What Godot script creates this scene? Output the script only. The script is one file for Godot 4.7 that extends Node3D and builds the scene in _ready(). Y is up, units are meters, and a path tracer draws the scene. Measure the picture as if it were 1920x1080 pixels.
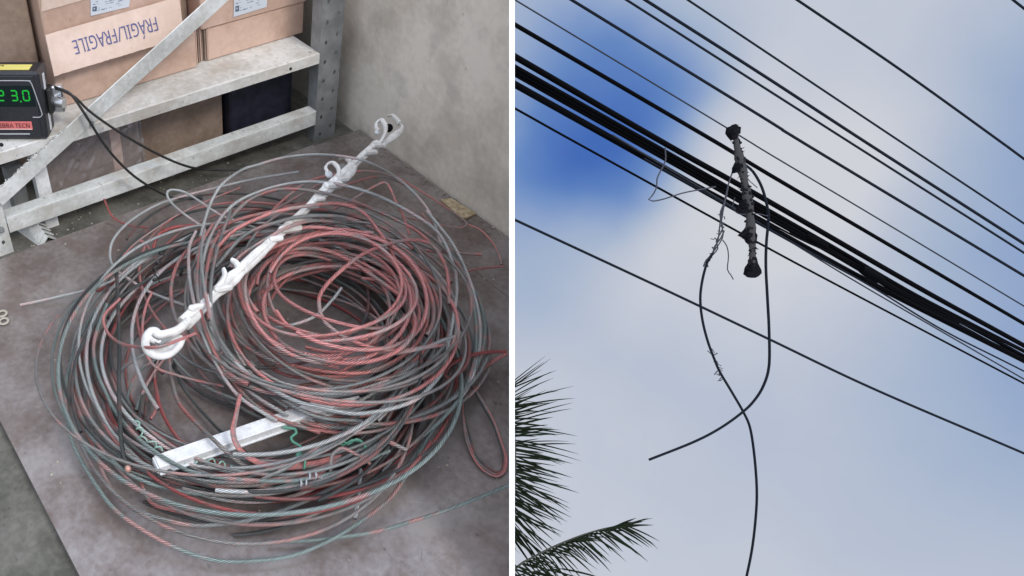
extends Node3D
# A store-room corner (steel weighing plate with coils of salvaged cable, rack with boxes) that ends at an added thin white
# board; beyond the board the open sky with a bundle of overhead wires, a hanging cable spacer and a palm.

const F := 1500.0            # focal length in photo pixels (the photo is 1080 high)
const CX := 478.0
const CY := 540.0
const EYE := Vector3(0, 1.05, 0)
const WALL_X := 1.145
const FLOOR_Y := -0.02
const SHELF_Z := -1.335
const SHELF_Y := 0.214

var look: Basis
var M := {}
var names := {}
var rng := RandomNumberGenerator.new()
var wob := FastNoiseLite.new()
var cloud := FastNoiseLite.new()
var slow := FastNoiseLite.new()

# ------------------------------------------------------------------ mesh collector
class MB:
	var v := PackedVector3Array()
	var n := PackedVector3Array()
	var t := PackedVector2Array()
	var c := PackedColorArray()
	var g := PackedFloat32Array()
	var i := PackedInt32Array()

	func face(p: Array, out: Vector3, uvs: Array = [], col := Color.WHITE) -> void:
		var nn := Vector3.ZERO
		for k in p.size():
			var a: Vector3 = p[k]
			var b: Vector3 = p[(k + 1) % p.size()]
			nn += a.cross(b)
		if nn.length() < 1e-14:
			return
		nn = nn.normalized()
		var turn := nn.dot(out) < 0.0
		if turn:
			nn = -nn
		var s := v.size()
		for k in p.size():
			v.append(p[k])
			n.append(nn)
			c.append(col)
			t.append(uvs[k] if uvs.size() > k else Vector2.ZERO)
			g.append_array([1.0, 0.0, 0.0, 1.0])
		for k in range(1, p.size() - 1):
			if turn:
				i.append_array([s, s + k, s + k + 1])
			else:
				i.append_array([s, s + k + 1, s + k])

	func box(xf: Transform3D, size: Vector3, bevel := 0.0015) -> void:
		var h := size / 2.0
		var b := minf(bevel, minf(h.x, minf(h.y, h.z)) * 0.6)
		var at := func(s: Vector3, axis: int) -> Vector3:
			var q := Vector3(s.x * (h.x - b), s.y * (h.y - b), s.z * (h.z - b))
			q[axis] = s[axis] * h[axis]
			return xf * q
		for a in 3:
			var d := (a + 1) % 3
			var e := (a + 2) % 3
			for s in [-1.0, 1.0]:
				var q := []
				for k in [[-1.0, -1.0], [1.0, -1.0], [1.0, 1.0], [-1.0, 1.0]]:
					var w := Vector3.ZERO
					w[a] = s
					w[d] = k[0]
					w[e] = k[1]
					q.append(at.call(w, a))
				var o := Vector3.ZERO
				o[a] = s
				face(q, xf.basis * o, [Vector2(0, 0), Vector2(1, 0), Vector2(1, 1), Vector2(0, 1)])
				for s2 in [-1.0, 1.0]:
					var w1 := Vector3.ZERO
					w1[a] = s
					w1[d] = s2
					w1[e] = -1.0
					var w2 := w1
					w2[e] = 1.0
					var o2 := w1
					o2[e] = 0.0
					face([at.call(w1, a), at.call(w2, a), at.call(w2, d), at.call(w1, d)], xf.basis * o2)
		for sx in [-1.0, 1.0]:
			for sy in [-1.0, 1.0]:
				for sz in [-1.0, 1.0]:
					var w := Vector3(sx, sy, sz)
					face([at.call(w, 0), at.call(w, 1), at.call(w, 2)], xf.basis * w)

	func hexa(p: Array) -> void:      # eight corners: 0-3 one face, 4-7 the opposite one
		var mid := Vector3.ZERO
		for q in p:
			mid += q / 8.0
		for f in [[0, 1, 2, 3], [4, 5, 6, 7], [0, 1, 5, 4], [1, 2, 6, 5], [2, 3, 7, 6], [3, 0, 4, 7]]:
			var q := []
			var m := Vector3.ZERO
			for k in f:
				q.append(p[k])
				m += p[k] / 4.0
			face(q, m - mid)

	func extrude(shape: PackedVector2Array, a: Vector3, b: Vector3, xdir: Vector3) -> void:
		var z := (b - a).normalized()
		var x := (xdir - z * xdir.dot(z)).normalized()
		var y := z.cross(x)
		var ccw := not Geometry2D.is_polygon_clockwise(shape)
		for k in shape.size():
			var p := shape[k]
			var q := shape[(k + 1) % shape.size()]
			var e := q - p
			var o := Vector2(e.y, -e.x) * (1.0 if ccw else -1.0)
			var p3 := x * p.x + y * p.y
			var q3 := x * q.x + y * q.y
			face([a + p3, a + q3, b + q3, b + p3], x * o.x + y * o.y)
		var tri := Geometry2D.triangulate_polygon(shape)
		for k in range(0, tri.size(), 3):
			for e in [[a, -z], [b, z]]:
				var q := []
				for j in 3:
					var p := shape[tri[k + j]]
					q.append(e[0] + x * p.x + y * p.y)
				face(q, e[1])

	# round tube along points; radii one per point or a single one; flat squeezes it along its second axis
	func tube(p: PackedVector3Array, radii: PackedFloat32Array, sides := 8, cols := PackedColorArray(), per_metre := 1.0, flat := 1.0, up := Vector3.ZERO) -> void:
		if p.size() < 2:
			return
		var s0 := v.size()
		var tan0 := (p[1] - p[0]).normalized()
		var nx := up if up != Vector3.ZERO else (Vector3.UP if absf(tan0.y) < 0.9 else Vector3.RIGHT)
		var run := 0.0
		for k in p.size():
			var tg := (p[mini(k + 1, p.size() - 1)] - p[maxi(k - 1, 0)]).normalized()
			if up != Vector3.ZERO:
				nx = up
			nx = (nx - tg * nx.dot(tg)).normalized()
			var ny := tg.cross(nx)
			if k > 0:
				run += p[k].distance_to(p[k - 1])
			var r := radii[mini(k, radii.size() - 1)]
			var col := cols[k] if cols.size() > k else Color.WHITE
			for s in sides + 1:
				var a := TAU * s / sides
				var d := nx * cos(a) * flat + ny * sin(a)
				v.append(p[k] + d * r)
				n.append((nx * cos(a) / flat + ny * sin(a)).normalized())
				t.append(Vector2(float(s) / sides, run * per_metre))
				c.append(col)
				var gt := (-nx * sin(a) + ny * cos(a))
				g.append_array([gt.x, gt.y, gt.z, 1.0])
		for k in p.size() - 1:
			for s in sides:
				var a := s0 + k * (sides + 1) + s
				var b := a + sides + 1
				i.append_array([a, b, a + 1, a + 1, b, b + 1])
		for e in [0, p.size() - 1]:
			var q := []
			for s in sides:
				q.append(v[s0 + e * (sides + 1) + s])
			var out := (p[0] - p[1]) if e == 0 else (p[p.size() - 1] - p[p.size() - 2])
			face(q, out, [], cols[e] if cols.size() > e else Color.WHITE)

	func ball(at: Vector3, r: Vector3, b := Basis(), rings := 7, sides := 10) -> void:
		var s0 := v.size()
		for k in rings + 1:
			var u := PI * k / rings
			for s in sides + 1:
				var a := TAU * s / sides
				var d := Vector3(sin(u) * cos(a), cos(u), sin(u) * sin(a))
				v.append(at + b * (d * r))
				n.append((b * (d / r)).normalized())
				t.append(Vector2(float(s) / sides, float(k) / rings))
				c.append(Color.WHITE)
				g.append_array([1.0, 0.0, 0.0, 1.0])
		for k in rings:
			for s in sides:
				var a := s0 + k * (sides + 1) + s
				var d := a + sides + 1
				i.append_array([a, d, a + 1, a + 1, d, d + 1])

	func mesh() -> ArrayMesh:
		var arr := []
		arr.resize(Mesh.ARRAY_MAX)
		arr[Mesh.ARRAY_VERTEX] = v
		arr[Mesh.ARRAY_NORMAL] = n
		arr[Mesh.ARRAY_TANGENT] = g
		arr[Mesh.ARRAY_TEX_UV] = t
		arr[Mesh.ARRAY_COLOR] = c
		arr[Mesh.ARRAY_INDEX] = i
		var m := ArrayMesh.new()
		m.add_surface_from_arrays(Mesh.PRIMITIVE_TRIANGLES, arr)
		return m

# ------------------------------------------------------------------ naming and adding
func numbered(called: String) -> String:
	var k: int = names.get(called, 0)
	names[called] = k + 1
	return called if k == 0 else "%s_%03d" % [called, k]

func build(mb: MB, called: String, mat: Material, parent: Node3D = null) -> MeshInstance3D:
	var o := MeshInstance3D.new()
	o.mesh = mb.mesh()
	o.material_override = mat
	if parent:
		var k := 0
		var nm := called
		while parent.has_node(NodePath(nm)):
			k += 1
			nm = "%s_%03d" % [called, k]
		o.name = nm
		parent.add_child(o, true)
	else:
		o.name = numbered(called)
		add_child(o, true)
	return o

func tag(o: Node3D, label: String, category: String, group := "", kind := "") -> Node3D:
	if label:
		o.set_meta("label", label)
	if category:
		o.set_meta("category", category)
	if group:
		o.set_meta("group", group)
	if kind:
		o.set_meta("kind", kind)
	return o

func thing(called: String, label: String, category: String, group := "") -> Node3D:
	var o := Node3D.new()
	o.name = numbered(called)
	add_child(o, true)
	tag(o, label, category, group)
	return o

# ------------------------------------------------------------------ places
func ray(x: float, y: float) -> Vector3:
	return (look * Vector3(x - CX, CY - y, -F)).normalized()

func on_level(x: float, y: float, h := 0.0) -> Vector3:
	var r := ray(x, y)
	return EYE + r * ((h - EYE.y) / r.y)

func on_x(x: float, y: float, at: float) -> Vector3:
	var r := ray(x, y)
	return EYE + r * ((at - EYE.x) / r.x)

func on_z(x: float, y: float, at: float) -> Vector3:
	var r := ray(x, y)
	return EYE + r * ((at - EYE.z) / r.z)

func deep(x: float, y: float, d: float) -> Vector3:
	return EYE + look * Vector3((x - CX) / F, (CY - y) / F, -1.0) * d

func smooth(p: Array, step := 0.008) -> PackedVector3Array:
	var out := PackedVector3Array()
	for k in p.size() - 1:
		var a: Vector3 = p[maxi(k - 1, 0)]
		var b: Vector3 = p[k]
		var c: Vector3 = p[k + 1]
		var d: Vector3 = p[mini(k + 2, p.size() - 1)]
		if k == 0:
			a = b * 2.0 - c
		if k == p.size() - 2:
			d = c * 2.0 - b
		var m := clampi(ceili(b.distance_to(c) / step), 1, 200)
		for j in m:
			out.append(b.cubic_interpolate(c, a, d, float(j) / m))
	out.append(p[p.size() - 1])
	return out

func levels(a: Array) -> Array:          # x, y, height triples
	var out := []
	for k in range(0, a.size(), 3):
		out.append(on_level(a[k], a[k + 1], a[k + 2]))
	return out

func over(a: Array) -> Array:            # strands that climb over the white spacer's rod
	var out := []
	for k in range(0, a.size(), 3):
		var dx: float = (a[k] - 392.0) / 55.0
		var dy: float = (a[k + 1] - 565.0) / 95.0
		out.append_array([a[k], a[k + 1], a[k + 2] + 0.105 * exp(-dx * dx - dy * dy)])
	return out

func raised(a: Array) -> Array:          # the white spacer's own pieces, at the height of its rod
	var out := []
	for k in range(0, a.size(), 3):
		out.append(on_level(a[k], a[k + 1], a[k + 2] + 0.024 + 0.018 * (726.0 - a[k]) / 408.0))
	return out

# ------------------------------------------------------------------ materials
func lin2(r: float, g: float, b: float) -> Color:      # kept linear
	return Color(r, g, b)

func lin(r: float, g: float, b: float) -> Color:
	return Color(r, g, b).linear_to_srgb()

func noise_tex(freq: float, stops: Array, sd: int, octaves := 5, warp := 0.0, size := 512, cellular := false) -> NoiseTexture2D:
	var f := FastNoiseLite.new()
	f.seed = sd
	f.frequency = freq
	f.noise_type = FastNoiseLite.TYPE_CELLULAR if cellular else FastNoiseLite.TYPE_SIMPLEX_SMOOTH
	f.fractal_octaves = octaves
	f.fractal_gain = 0.55
	if warp > 0.0:
		f.domain_warp_enabled = true
		f.domain_warp_amplitude = warp
		f.domain_warp_frequency = freq
	var t := NoiseTexture2D.new()
	t.width = size
	t.height = size
	t.seamless = true
	t.noise = f
	var gr := Gradient.new()
	gr.offsets = PackedFloat32Array(stops.map(func(s): return s[0]))
	gr.colors = PackedColorArray(stops.map(func(s): return s[1]))
	t.color_ramp = gr
	return t

func grey(x: float) -> Color:
	return Color(x, x, x)

func mat(called: String, stops: Array, freq: float, scale: float, rough: float, opts := {}) -> StandardMaterial3D:
	var m := StandardMaterial3D.new()
	m.resource_name = called
	m.roughness = rough
	m.albedo_texture = noise_tex(freq, stops, opts.get("seed", 3), 5, opts.get("warp", 0.0))
	m.uv1_triplanar = true
	m.uv1_world_triplanar = opts.get("world", true)
	m.uv1_scale = Vector3.ONE * scale * opts.get("stretch", Vector3.ONE)
	m.metallic = opts.get("metal", 0.0)
	if opts.has("rough_range"):
		var a: float = opts.rough_range[0]
		var b: float = opts.rough_range[1]
		m.roughness = 1.0
		m.roughness_texture = noise_tex(freq * 1.7, [[0.25, grey(a)], [0.75, grey(b)]], opts.get("seed", 3) + 9, 5)
	if opts.has("bump"):
		m.heightmap_enabled = true
		m.heightmap_texture = noise_tex(freq * 3.0, [[0.2, grey(0.0)], [0.8, grey(1.0)]], opts.get("seed", 3) + 20, 5)
		m.heightmap_scale = opts.bump
	if opts.has("spots"):
		m.detail_enabled = true
		m.detail_blend_mode = BaseMaterial3D.BLEND_MODE_MIX
		m.detail_uv_layer = BaseMaterial3D.DETAIL_UV_1
		var sp: Array = opts.spots
		m.detail_albedo = noise_tex(0.03, [[0.3, sp[0]], [0.7, sp[1]]], opts.get("seed", 3) + 31, 3)
		m.detail_mask = noise_tex(sp[2], [[sp[3], grey(0.0)], [sp[3] + (sp[5] if sp.size() > 5 else 0.08), grey(sp[4])]], opts.get("seed", 3) + 40, 4, 20.0)
	M[called] = m
	return m

func plain(called: String, col: Color, rough: float, metal := 0.0, spec := 0.5) -> StandardMaterial3D:
	var m := StandardMaterial3D.new()
	m.resource_name = called
	m.albedo_color = col
	m.roughness = rough
	m.metallic = metal
	m.metallic_specular = spec
	M[called] = m
	return m

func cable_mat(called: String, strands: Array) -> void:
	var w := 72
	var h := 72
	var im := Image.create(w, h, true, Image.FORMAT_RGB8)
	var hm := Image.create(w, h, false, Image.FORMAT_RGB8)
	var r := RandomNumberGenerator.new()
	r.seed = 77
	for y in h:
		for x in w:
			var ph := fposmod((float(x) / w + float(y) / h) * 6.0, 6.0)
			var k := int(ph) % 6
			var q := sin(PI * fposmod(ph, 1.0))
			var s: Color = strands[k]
			var grime_shade := lerpf(0.30, 1.0, smoothstep(0.05, 0.6, q)) * r.randf_range(0.9, 1.0)  # darkens the grooves: painted shade between strands, with some grime
			im.set_pixel(x, y, Color(s.r * grime_shade, s.g * grime_shade, s.b * grime_shade).linear_to_srgb())
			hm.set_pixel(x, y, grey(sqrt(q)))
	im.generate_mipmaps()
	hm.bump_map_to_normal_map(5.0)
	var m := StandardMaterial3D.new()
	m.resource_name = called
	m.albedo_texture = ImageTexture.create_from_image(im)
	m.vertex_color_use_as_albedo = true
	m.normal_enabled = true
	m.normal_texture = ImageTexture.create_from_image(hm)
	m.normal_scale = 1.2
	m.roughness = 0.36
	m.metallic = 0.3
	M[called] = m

func print_mat(called: String, paper: Color, ink: Color, sd: int) -> void:
	var im := Image.create(128, 96, false, Image.FORMAT_RGB8)
	im.fill(paper)
	var r := RandomNumberGenerator.new()
	r.seed = sd
	for row in range(6, 90, 7):
		var x := 6 + r.randi_range(0, 10)
		while x < 116:
			var w := r.randi_range(3, 14)
			if r.randf() < 0.55:
				im.fill_rect(Rect2i(x, row, mini(w, 120 - x), r.randi_range(2, 3)), paper.lerp(ink, r.randf_range(0.35, 0.8)))
			x += w + r.randi_range(2, 7)
	im.fill_rect(Rect2i(6, 70, 14, 14), ink)
	im.fill_rect(Rect2i(10, 74, 4, 5), paper)
	var m := StandardMaterial3D.new()
	m.resource_name = called
	m.albedo_texture = ImageTexture.create_from_image(im)
	m.roughness = 0.45
	M[called] = m

func worn(called: String, n: int, lo: Color, hi: Color, stain: Color, amount: float, marks: Array, sd: int, scale: float, rough: Array, metal := 0.0) -> StandardMaterial3D:
	# linear colours mixed by broad and fine noise, then scratches and specks drawn on top
	var f := FastNoiseLite.new()
	f.seed = sd
	f.noise_type = FastNoiseLite.TYPE_SIMPLEX_SMOOTH
	f.fractal_octaves = 6
	f.fractal_gain = 0.6
	f.frequency = 0.006
	var broad := f.get_seamless_image(n, n)
	f.seed = sd + 1
	f.frequency = 0.09
	f.fractal_octaves = 3
	var fine := f.get_seamless_image(n, n)
	f.seed = sd + 2
	f.frequency = 0.011
	f.fractal_octaves = 6
	var patch := f.get_seamless_image(n, n)
	var a := broad.get_data()
	var b := fine.get_data()
	var p := patch.get_data()
	broad.convert(Image.FORMAT_L8)
	fine.convert(Image.FORMAT_L8)
	patch.convert(Image.FORMAT_L8)
	a = broad.get_data()
	b = fine.get_data()
	p = patch.get_data()
	var layer := PackedFloat32Array()
	layer.resize(n * n)
	var r := RandomNumberGenerator.new()
	r.seed = sd + 5
	for k in int(marks[0]):        # scratches
		var x := r.randf() * n
		var y := r.randf() * n
		var an: float = r.randf_range(float(marks[4]), float(marks[5]))
		var bend := r.randf_range(-0.006, 0.006)
		var power := r.randf_range(-1.0, 0.8) * float(marks[1])
		var length := int(r.randf_range(0.02, 0.22) * n * r.randf())
		for q in length:
			x += cos(an)
			y += sin(an)
			an += bend
			layer[posmod(int(y), n) * n + posmod(int(x), n)] += power * sin(PI * q / length)
	for k in int(marks[2]):        # specks
		var x := r.randf() * n
		var y := r.randf() * n
		var rad := r.randf_range(0.6, 1.0 + 2.2 * r.randf() * r.randf())
		var tall := r.randf_range(0.8, 2.4)
		var power := r.randf_range(-1.0, 0.35) * float(marks[3])
		for dy in range(-int(rad * tall) - 1, int(rad * tall) + 2):
			for dx in range(-int(rad) - 1, int(rad) + 2):
				var d := Vector2(dx, dy / tall).length() / rad
				if d < 1.0:
					layer[posmod(int(y) + dy, n) * n + posmod(int(x) + dx, n)] += power * (1.0 - d * d)
	var out := PackedByteArray()
	out.resize(n * n * 3)
	var rgh := PackedByteArray()
	rgh.resize(n * n)
	for k in n * n:
		var t := a[k] / 255.0 * 0.7 + b[k] / 255.0 * 0.3
		t = clampf((t - 0.28) / 0.44, 0.0, 1.0)
		var s := clampf((p[k] / 255.0 - 0.5) * 2.6, 0.0, 1.0) * amount
		var col := lo.lerp(hi, t).lerp(stain, s)
		var m := maxf(0.15, 1.0 + layer[k])
		col = Color(minf(col.r * m, 1.0), minf(col.g * m, 1.0), minf(col.b * m, 1.0)).linear_to_srgb()
		out[k * 3] = int(col.r * 255.0)
		out[k * 3 + 1] = int(col.g * 255.0)
		out[k * 3 + 2] = int(col.b * 255.0)
		rgh[k] = int(255.0 * clampf(lerpf(rough[0], rough[1], 1.0 - t) + s * 0.15 - layer[k] * 0.1, 0.05, 1.0))
	var m := StandardMaterial3D.new()
	m.resource_name = called
	m.albedo_texture = ImageTexture.create_from_image(Image.create_from_data(n, n, false, Image.FORMAT_RGB8, out))
	m.roughness = 1.0
	m.roughness_texture = ImageTexture.create_from_image(Image.create_from_data(n, n, false, Image.FORMAT_L8, rgh))
	m.metallic = metal
	m.uv1_triplanar = true
	m.uv1_world_triplanar = true
	m.uv1_scale = Vector3.ONE * scale
	M[called] = m
	return m

func make_materials() -> void:
	worn("steel", 768, lin2(0.168, 0.136, 0.121), lin2(0.298, 0.268, 0.254), lin2(0.145, 0.100, 0.082), 0.65, [300, 0.34, 1500, 0.45, -0.9, 2.6], 5, 0.95, [0.30, 0.46], 0.35)
	worn("plaster", 640, lin2(0.56, 0.51, 0.425), lin2(0.73, 0.685, 0.60), lin2(0.36, 0.335, 0.295), 0.5, [40, 0.18, 170, 0.6, 1.2, 1.9], 12, 0.85, [0.8, 0.92])
	worn("concrete", 640, lin2(0.078, 0.078, 0.064), lin2(0.155, 0.148, 0.128), lin2(0.05, 0.05, 0.04), 0.7, [80, 0.3, 2000, 0.6, -3.1, 3.1], 8, 1.2, [0.85, 0.95])
	worn("paint", 384, lin2(0.50, 0.51, 0.48), lin2(0.74, 0.76, 0.74), lin2(0.36, 0.31, 0.245), 0.45, [160, 0.4, 500, 0.7, -0.5, 0.5], 15, 2.2, [0.4, 0.6])
	worn("shelf", 384, lin2(0.44, 0.425, 0.385), lin2(0.68, 0.68, 0.655), lin2(0.38, 0.315, 0.245), 0.55, [260, 0.3, 400, 0.6, -0.5, 0.5], 17, 1.6, [0.45, 0.65])
	worn("galvanised", 384, lin2(0.48, 0.49, 0.46), lin2(0.76, 0.78, 0.765), lin2(0.40, 0.385, 0.33), 0.5, [260, 0.35, 300, 0.5, -1.0, -0.5], 19, 2.2, [0.4, 0.6], 0.1)
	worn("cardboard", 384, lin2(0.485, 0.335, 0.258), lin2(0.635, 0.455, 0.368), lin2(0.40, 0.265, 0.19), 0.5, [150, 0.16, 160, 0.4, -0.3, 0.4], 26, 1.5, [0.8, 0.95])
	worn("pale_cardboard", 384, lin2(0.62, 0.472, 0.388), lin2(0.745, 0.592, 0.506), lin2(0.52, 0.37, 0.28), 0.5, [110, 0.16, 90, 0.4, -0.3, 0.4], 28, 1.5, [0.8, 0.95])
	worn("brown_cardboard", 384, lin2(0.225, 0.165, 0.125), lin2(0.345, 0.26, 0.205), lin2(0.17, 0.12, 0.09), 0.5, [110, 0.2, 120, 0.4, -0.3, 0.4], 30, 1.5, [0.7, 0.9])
	mat("grey_upright", [[0.2, lin(0.17, 0.18, 0.18)], [0.5, lin(0.215, 0.225, 0.225)], [0.8, lin(0.26, 0.27, 0.27)]], 0.015, 2.0, 0.55, {"seed": 23})
	mat("wood", [[0.2, lin(0.28, 0.21, 0.12)], [0.5, lin(0.40, 0.32, 0.20)], [0.8, lin(0.48, 0.40, 0.27)]], 0.02, 6.0, 0.85, {"seed": 33, "stretch": Vector3(1, 4, 1)})
	worn("white_plastic", 384, lin2(0.62, 0.61, 0.575), lin2(0.83, 0.83, 0.81), lin2(0.36, 0.33, 0.28), 0.75, [220, 0.4, 700, 0.7, -3.1, 3.1], 36, 5.0, [0.35, 0.6])
	mat("white_paint", [[0.2, lin(0.62, 0.63, 0.63)], [0.5, lin(0.70, 0.71, 0.71)], [0.8, lin(0.76, 0.77, 0.77)]], 0.02, 4.0, 0.45, {"seed": 38, "spots": [lin(0.45, 0.44, 0.42), lin(0.52, 0.5, 0.47), 0.07, 0.66, 0.6]})
	mat("divider", [[0.3, lin(0.90, 0.90, 0.90)], [0.7, lin(0.92, 0.92, 0.92)]], 0.02, 3.0, 0.6, {"seed": 40})
	mat("navy_shade", [[0.3, lin(0.012, 0.014, 0.026)], [0.7, lin(0.02, 0.023, 0.042)]], 0.02, 3.0, 0.5, {"seed": 42})  # near-black colour standing in for shade behind and under the rack
	mat("black_plastic", [[0.2, lin(0.016, 0.017, 0.021)], [0.8, lin(0.03, 0.031, 0.037)]], 0.05, 6.0, 0.42, {"seed": 44})
	plain("black_rubber", lin(0.018, 0.018, 0.017), 0.55)
	plain("display_glass", lin(0.004, 0.012, 0.014), 0.12)
	plain("outline_grey", lin(0.36, 0.37, 0.39), 0.5)
	plain("chrome", lin(0.62, 0.63, 0.64), 0.22, 0.9)
	plain("ink_blue", lin(0.11, 0.115, 0.265), 0.8)
	plain("ink_dark", lin(0.10, 0.03, 0.03), 0.7)
	plain("ink_black", lin(0.04, 0.04, 0.03), 0.7)
	plain("yellow_paper", lin(0.78, 0.70, 0.20), 0.5)
	plain("red_sticker", lin(0.66, 0.17, 0.16), 0.4)
	plain("pale_sticker", lin(0.75, 0.55, 0.53), 0.4)
	plain("grey_label", lin(0.62, 0.64, 0.66), 0.5)
	plain("slot_grey", lin(0.20, 0.20, 0.19), 0.7)
	plain("concrete_grit", lin(0.30, 0.27, 0.22), 0.9)
	plain("washer", lin(0.40, 0.37, 0.30), 0.6)
	plain("copper", lin(0.62, 0.34, 0.27), 0.4, 0.3)
	plain("green_wire", lin(0.09, 0.27, 0.19), 0.5)
	plain("pale_green_wire", lin(0.26, 0.42, 0.35), 0.5)
	plain("wire_black", lin(0.0022, 0.0022, 0.003), 0.75, 0.0, 0.12)
	plain("wire_dark", lin(0.010, 0.013, 0.019), 0.75, 0.0, 0.15)
	plain("wire_grey", lin(0.03, 0.034, 0.042), 0.75, 0.0, 0.2)
	plain("spacer_dark", lin(0.014, 0.014, 0.015), 0.9, 0.0, 0.15)
	plain("clamp_dark", lin(0.006, 0.006, 0.008), 0.75, 0.0, 0.15)
	mat("spacer_grey", [[0.35, lin(0.010, 0.010, 0.011)], [0.55, lin(0.028, 0.028, 0.029)], [0.78, lin(0.085, 0.085, 0.083)]], 0.06, 14.0, 0.85, {"seed": 61})
	plain("twig", lin(0.03, 0.032, 0.045), 0.7)
	var leaf := plain("palm_leaf", lin(0.010, 0.015, 0.008), 0.7, 0.0, 0.12)
	leaf.backlight_enabled = false
	leaf.backlight = lin(0.012, 0.018, 0.006)
	plain("palm_stem", lin(0.03, 0.032, 0.02), 0.7)
	plain("palm_bark", lin(0.10, 0.085, 0.065), 0.9)
	var led := plain("led_green", lin(0.0, 0.10, 0.02), 0.4)
	led.emission_enabled = true
	led.emission = Color(0.05, 0.62, 0.11)
	led.emission_energy_multiplier = 1.0
	var film := plain("plastic_film", Color(0.75, 0.78, 0.84, 0.16), 0.16)
	film.transparency = BaseMaterial3D.TRANSPARENCY_ALPHA
	var w := Color(0.98, 0.98, 0.98)
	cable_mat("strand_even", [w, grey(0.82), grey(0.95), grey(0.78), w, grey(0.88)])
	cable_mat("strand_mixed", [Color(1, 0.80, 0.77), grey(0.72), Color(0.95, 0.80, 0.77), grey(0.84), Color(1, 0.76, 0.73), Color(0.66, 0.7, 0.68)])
	print_mat("shipping_label", Color(0.80, 0.83, 0.86), Color(0.32, 0.38, 0.46), 4)

# ------------------------------------------------------------------ the sky
func sky_at(d: Vector3) -> Color:
	var az := rad_to_deg(atan2(d.x, -d.z))
	var el := rad_to_deg(asin(clampf(d.y, -1.0, 1.0)))
	var wx := cloud.get_noise_3d(d.x * 2.2, d.y * 2.2, d.z * 2.2)
	var wy := cloud.get_noise_3d(d.x * 2.2 + 9.0, d.y * 2.2, d.z * 2.2 + 4.0)
	var fine := cloud.get_noise_3d(d.x * 7.0, d.y * 7.0 + 3.0, d.z * 7.0)
	var b := 0.09 + 0.055 * wx + 0.035 * fine
	# openings in the cloud: azimuth, elevation, half widths, how blue
	for h in HOLES:
		var dx: float = (wrapf(az - h[0], -180.0, 180.0) * cos(deg_to_rad(el)) + wy * 2.2 + fine * 0.8) / h[2]
		var dy: float = (el - h[1] + wx * 2.2 - fine * 0.7) / h[3]
		b += h[4] * exp(-dx * dx - dy * dy)
	b += 0.55 * smoothstep(0.12, 0.5, cloud.get_noise_3d(d.x * 1.3 + 21.0, d.y * 1.3, d.z * 1.3)) * smoothstep(28.0, 45.0, absf(wrapf(az - 74.0, -180.0, 180.0)))
	var stops: Array = SKY_RAMP
	b = clampf(b, 0.0, 1.0)
	for k in stops.size() - 1:
		if b <= stops[k + 1][0]:
			var f: float = (b - stops[k][0]) / (stops[k + 1][0] - stops[k][0])
			return stops[k][1].lerp(stops[k + 1][1], f)
	return stops[stops.size() - 1][1]

const HOLES := [
	[60.6, -30.9, 4.8, 3.6, 0.42], [55.2, -30.5, 4.6, 4.4, 0.24], [58.5, -27.2, 7.2, 5.0, 0.38], [58.0, -24.6, 6.5, 3.6, 0.16], [62.0, -26.6, 3.0, 3.6, 0.16], [55.5, -22.5, 8.0, 3.6, 0.24],
	[55.3, -36.0, 6.0, 6.0, 0.24], [66.4, -28.6, 2.4, 7.0, -0.22], [81.5, -19.0, 5.6, 9.0, 0.25], [87.5, -26.5, 7.5, 9.5, 0.27], [92.0, -35.0, 9.0, 9.0, 0.17],
	[72.8, -42.0, 5.0, 2.6, 0.07], [60.0, -41.0, 5.0, 4.0, 0.10], [73.0, -29.5, 4.6, 6.0, -0.20], [84.0, -45.0, 9.0, 6.0, 0.06]]
const SKY_RAMP := [
	[0.0, Color(0.808, 0.820, 0.850)], [0.16, Color(0.735, 0.765, 0.828)], [0.32, Color(0.645, 0.708, 0.806)], [0.52, Color(0.520, 0.615, 0.785)],
	[0.72, Color(0.395, 0.530, 0.755)], [1.0, Color(0.270, 0.420, 0.715)]]

func sky_image(w: int, h: int, top: float, bottom: float, overhead := false) -> Image:
	var im := Image.create(w, h, false, Image.FORMAT_RGBF if overhead else Image.FORMAT_RGB8)
	for y in h:
		var el := deg_to_rad(lerpf(top, bottom, (y + 0.5) / h))
		for x in w:
			var az := TAU * (x + 0.5) / w - PI        # 0 looks along -z
			var col := sky_at(Vector3(sin(az) * cos(el), sin(el), -cos(az) * cos(el)))
			if overhead:         # a clouded sky grows brighter from the horizon to the zenith
				var k := 1.0 + 1.7 * maxf(sin(el), 0.0)
				var l := col.srgb_to_linear()
				col = Color(l.r * k, l.g * k, l.b * k)
			im.set_pixel(x, y, col)
	return im

func make_sky(env: Environment) -> void:
	cloud.seed = 11
	cloud.frequency = 1.0
	cloud.fractal_octaves = 5
	var pano := PanoramaSkyMaterial.new()
	pano.panorama = ImageTexture.create_from_image(sky_image(384, 192, 90.0, -90.0, true))
	var sky := Sky.new()
	sky.sky_material = pano
	env.background_mode = Environment.BG_SKY
	env.sky = sky

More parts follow.
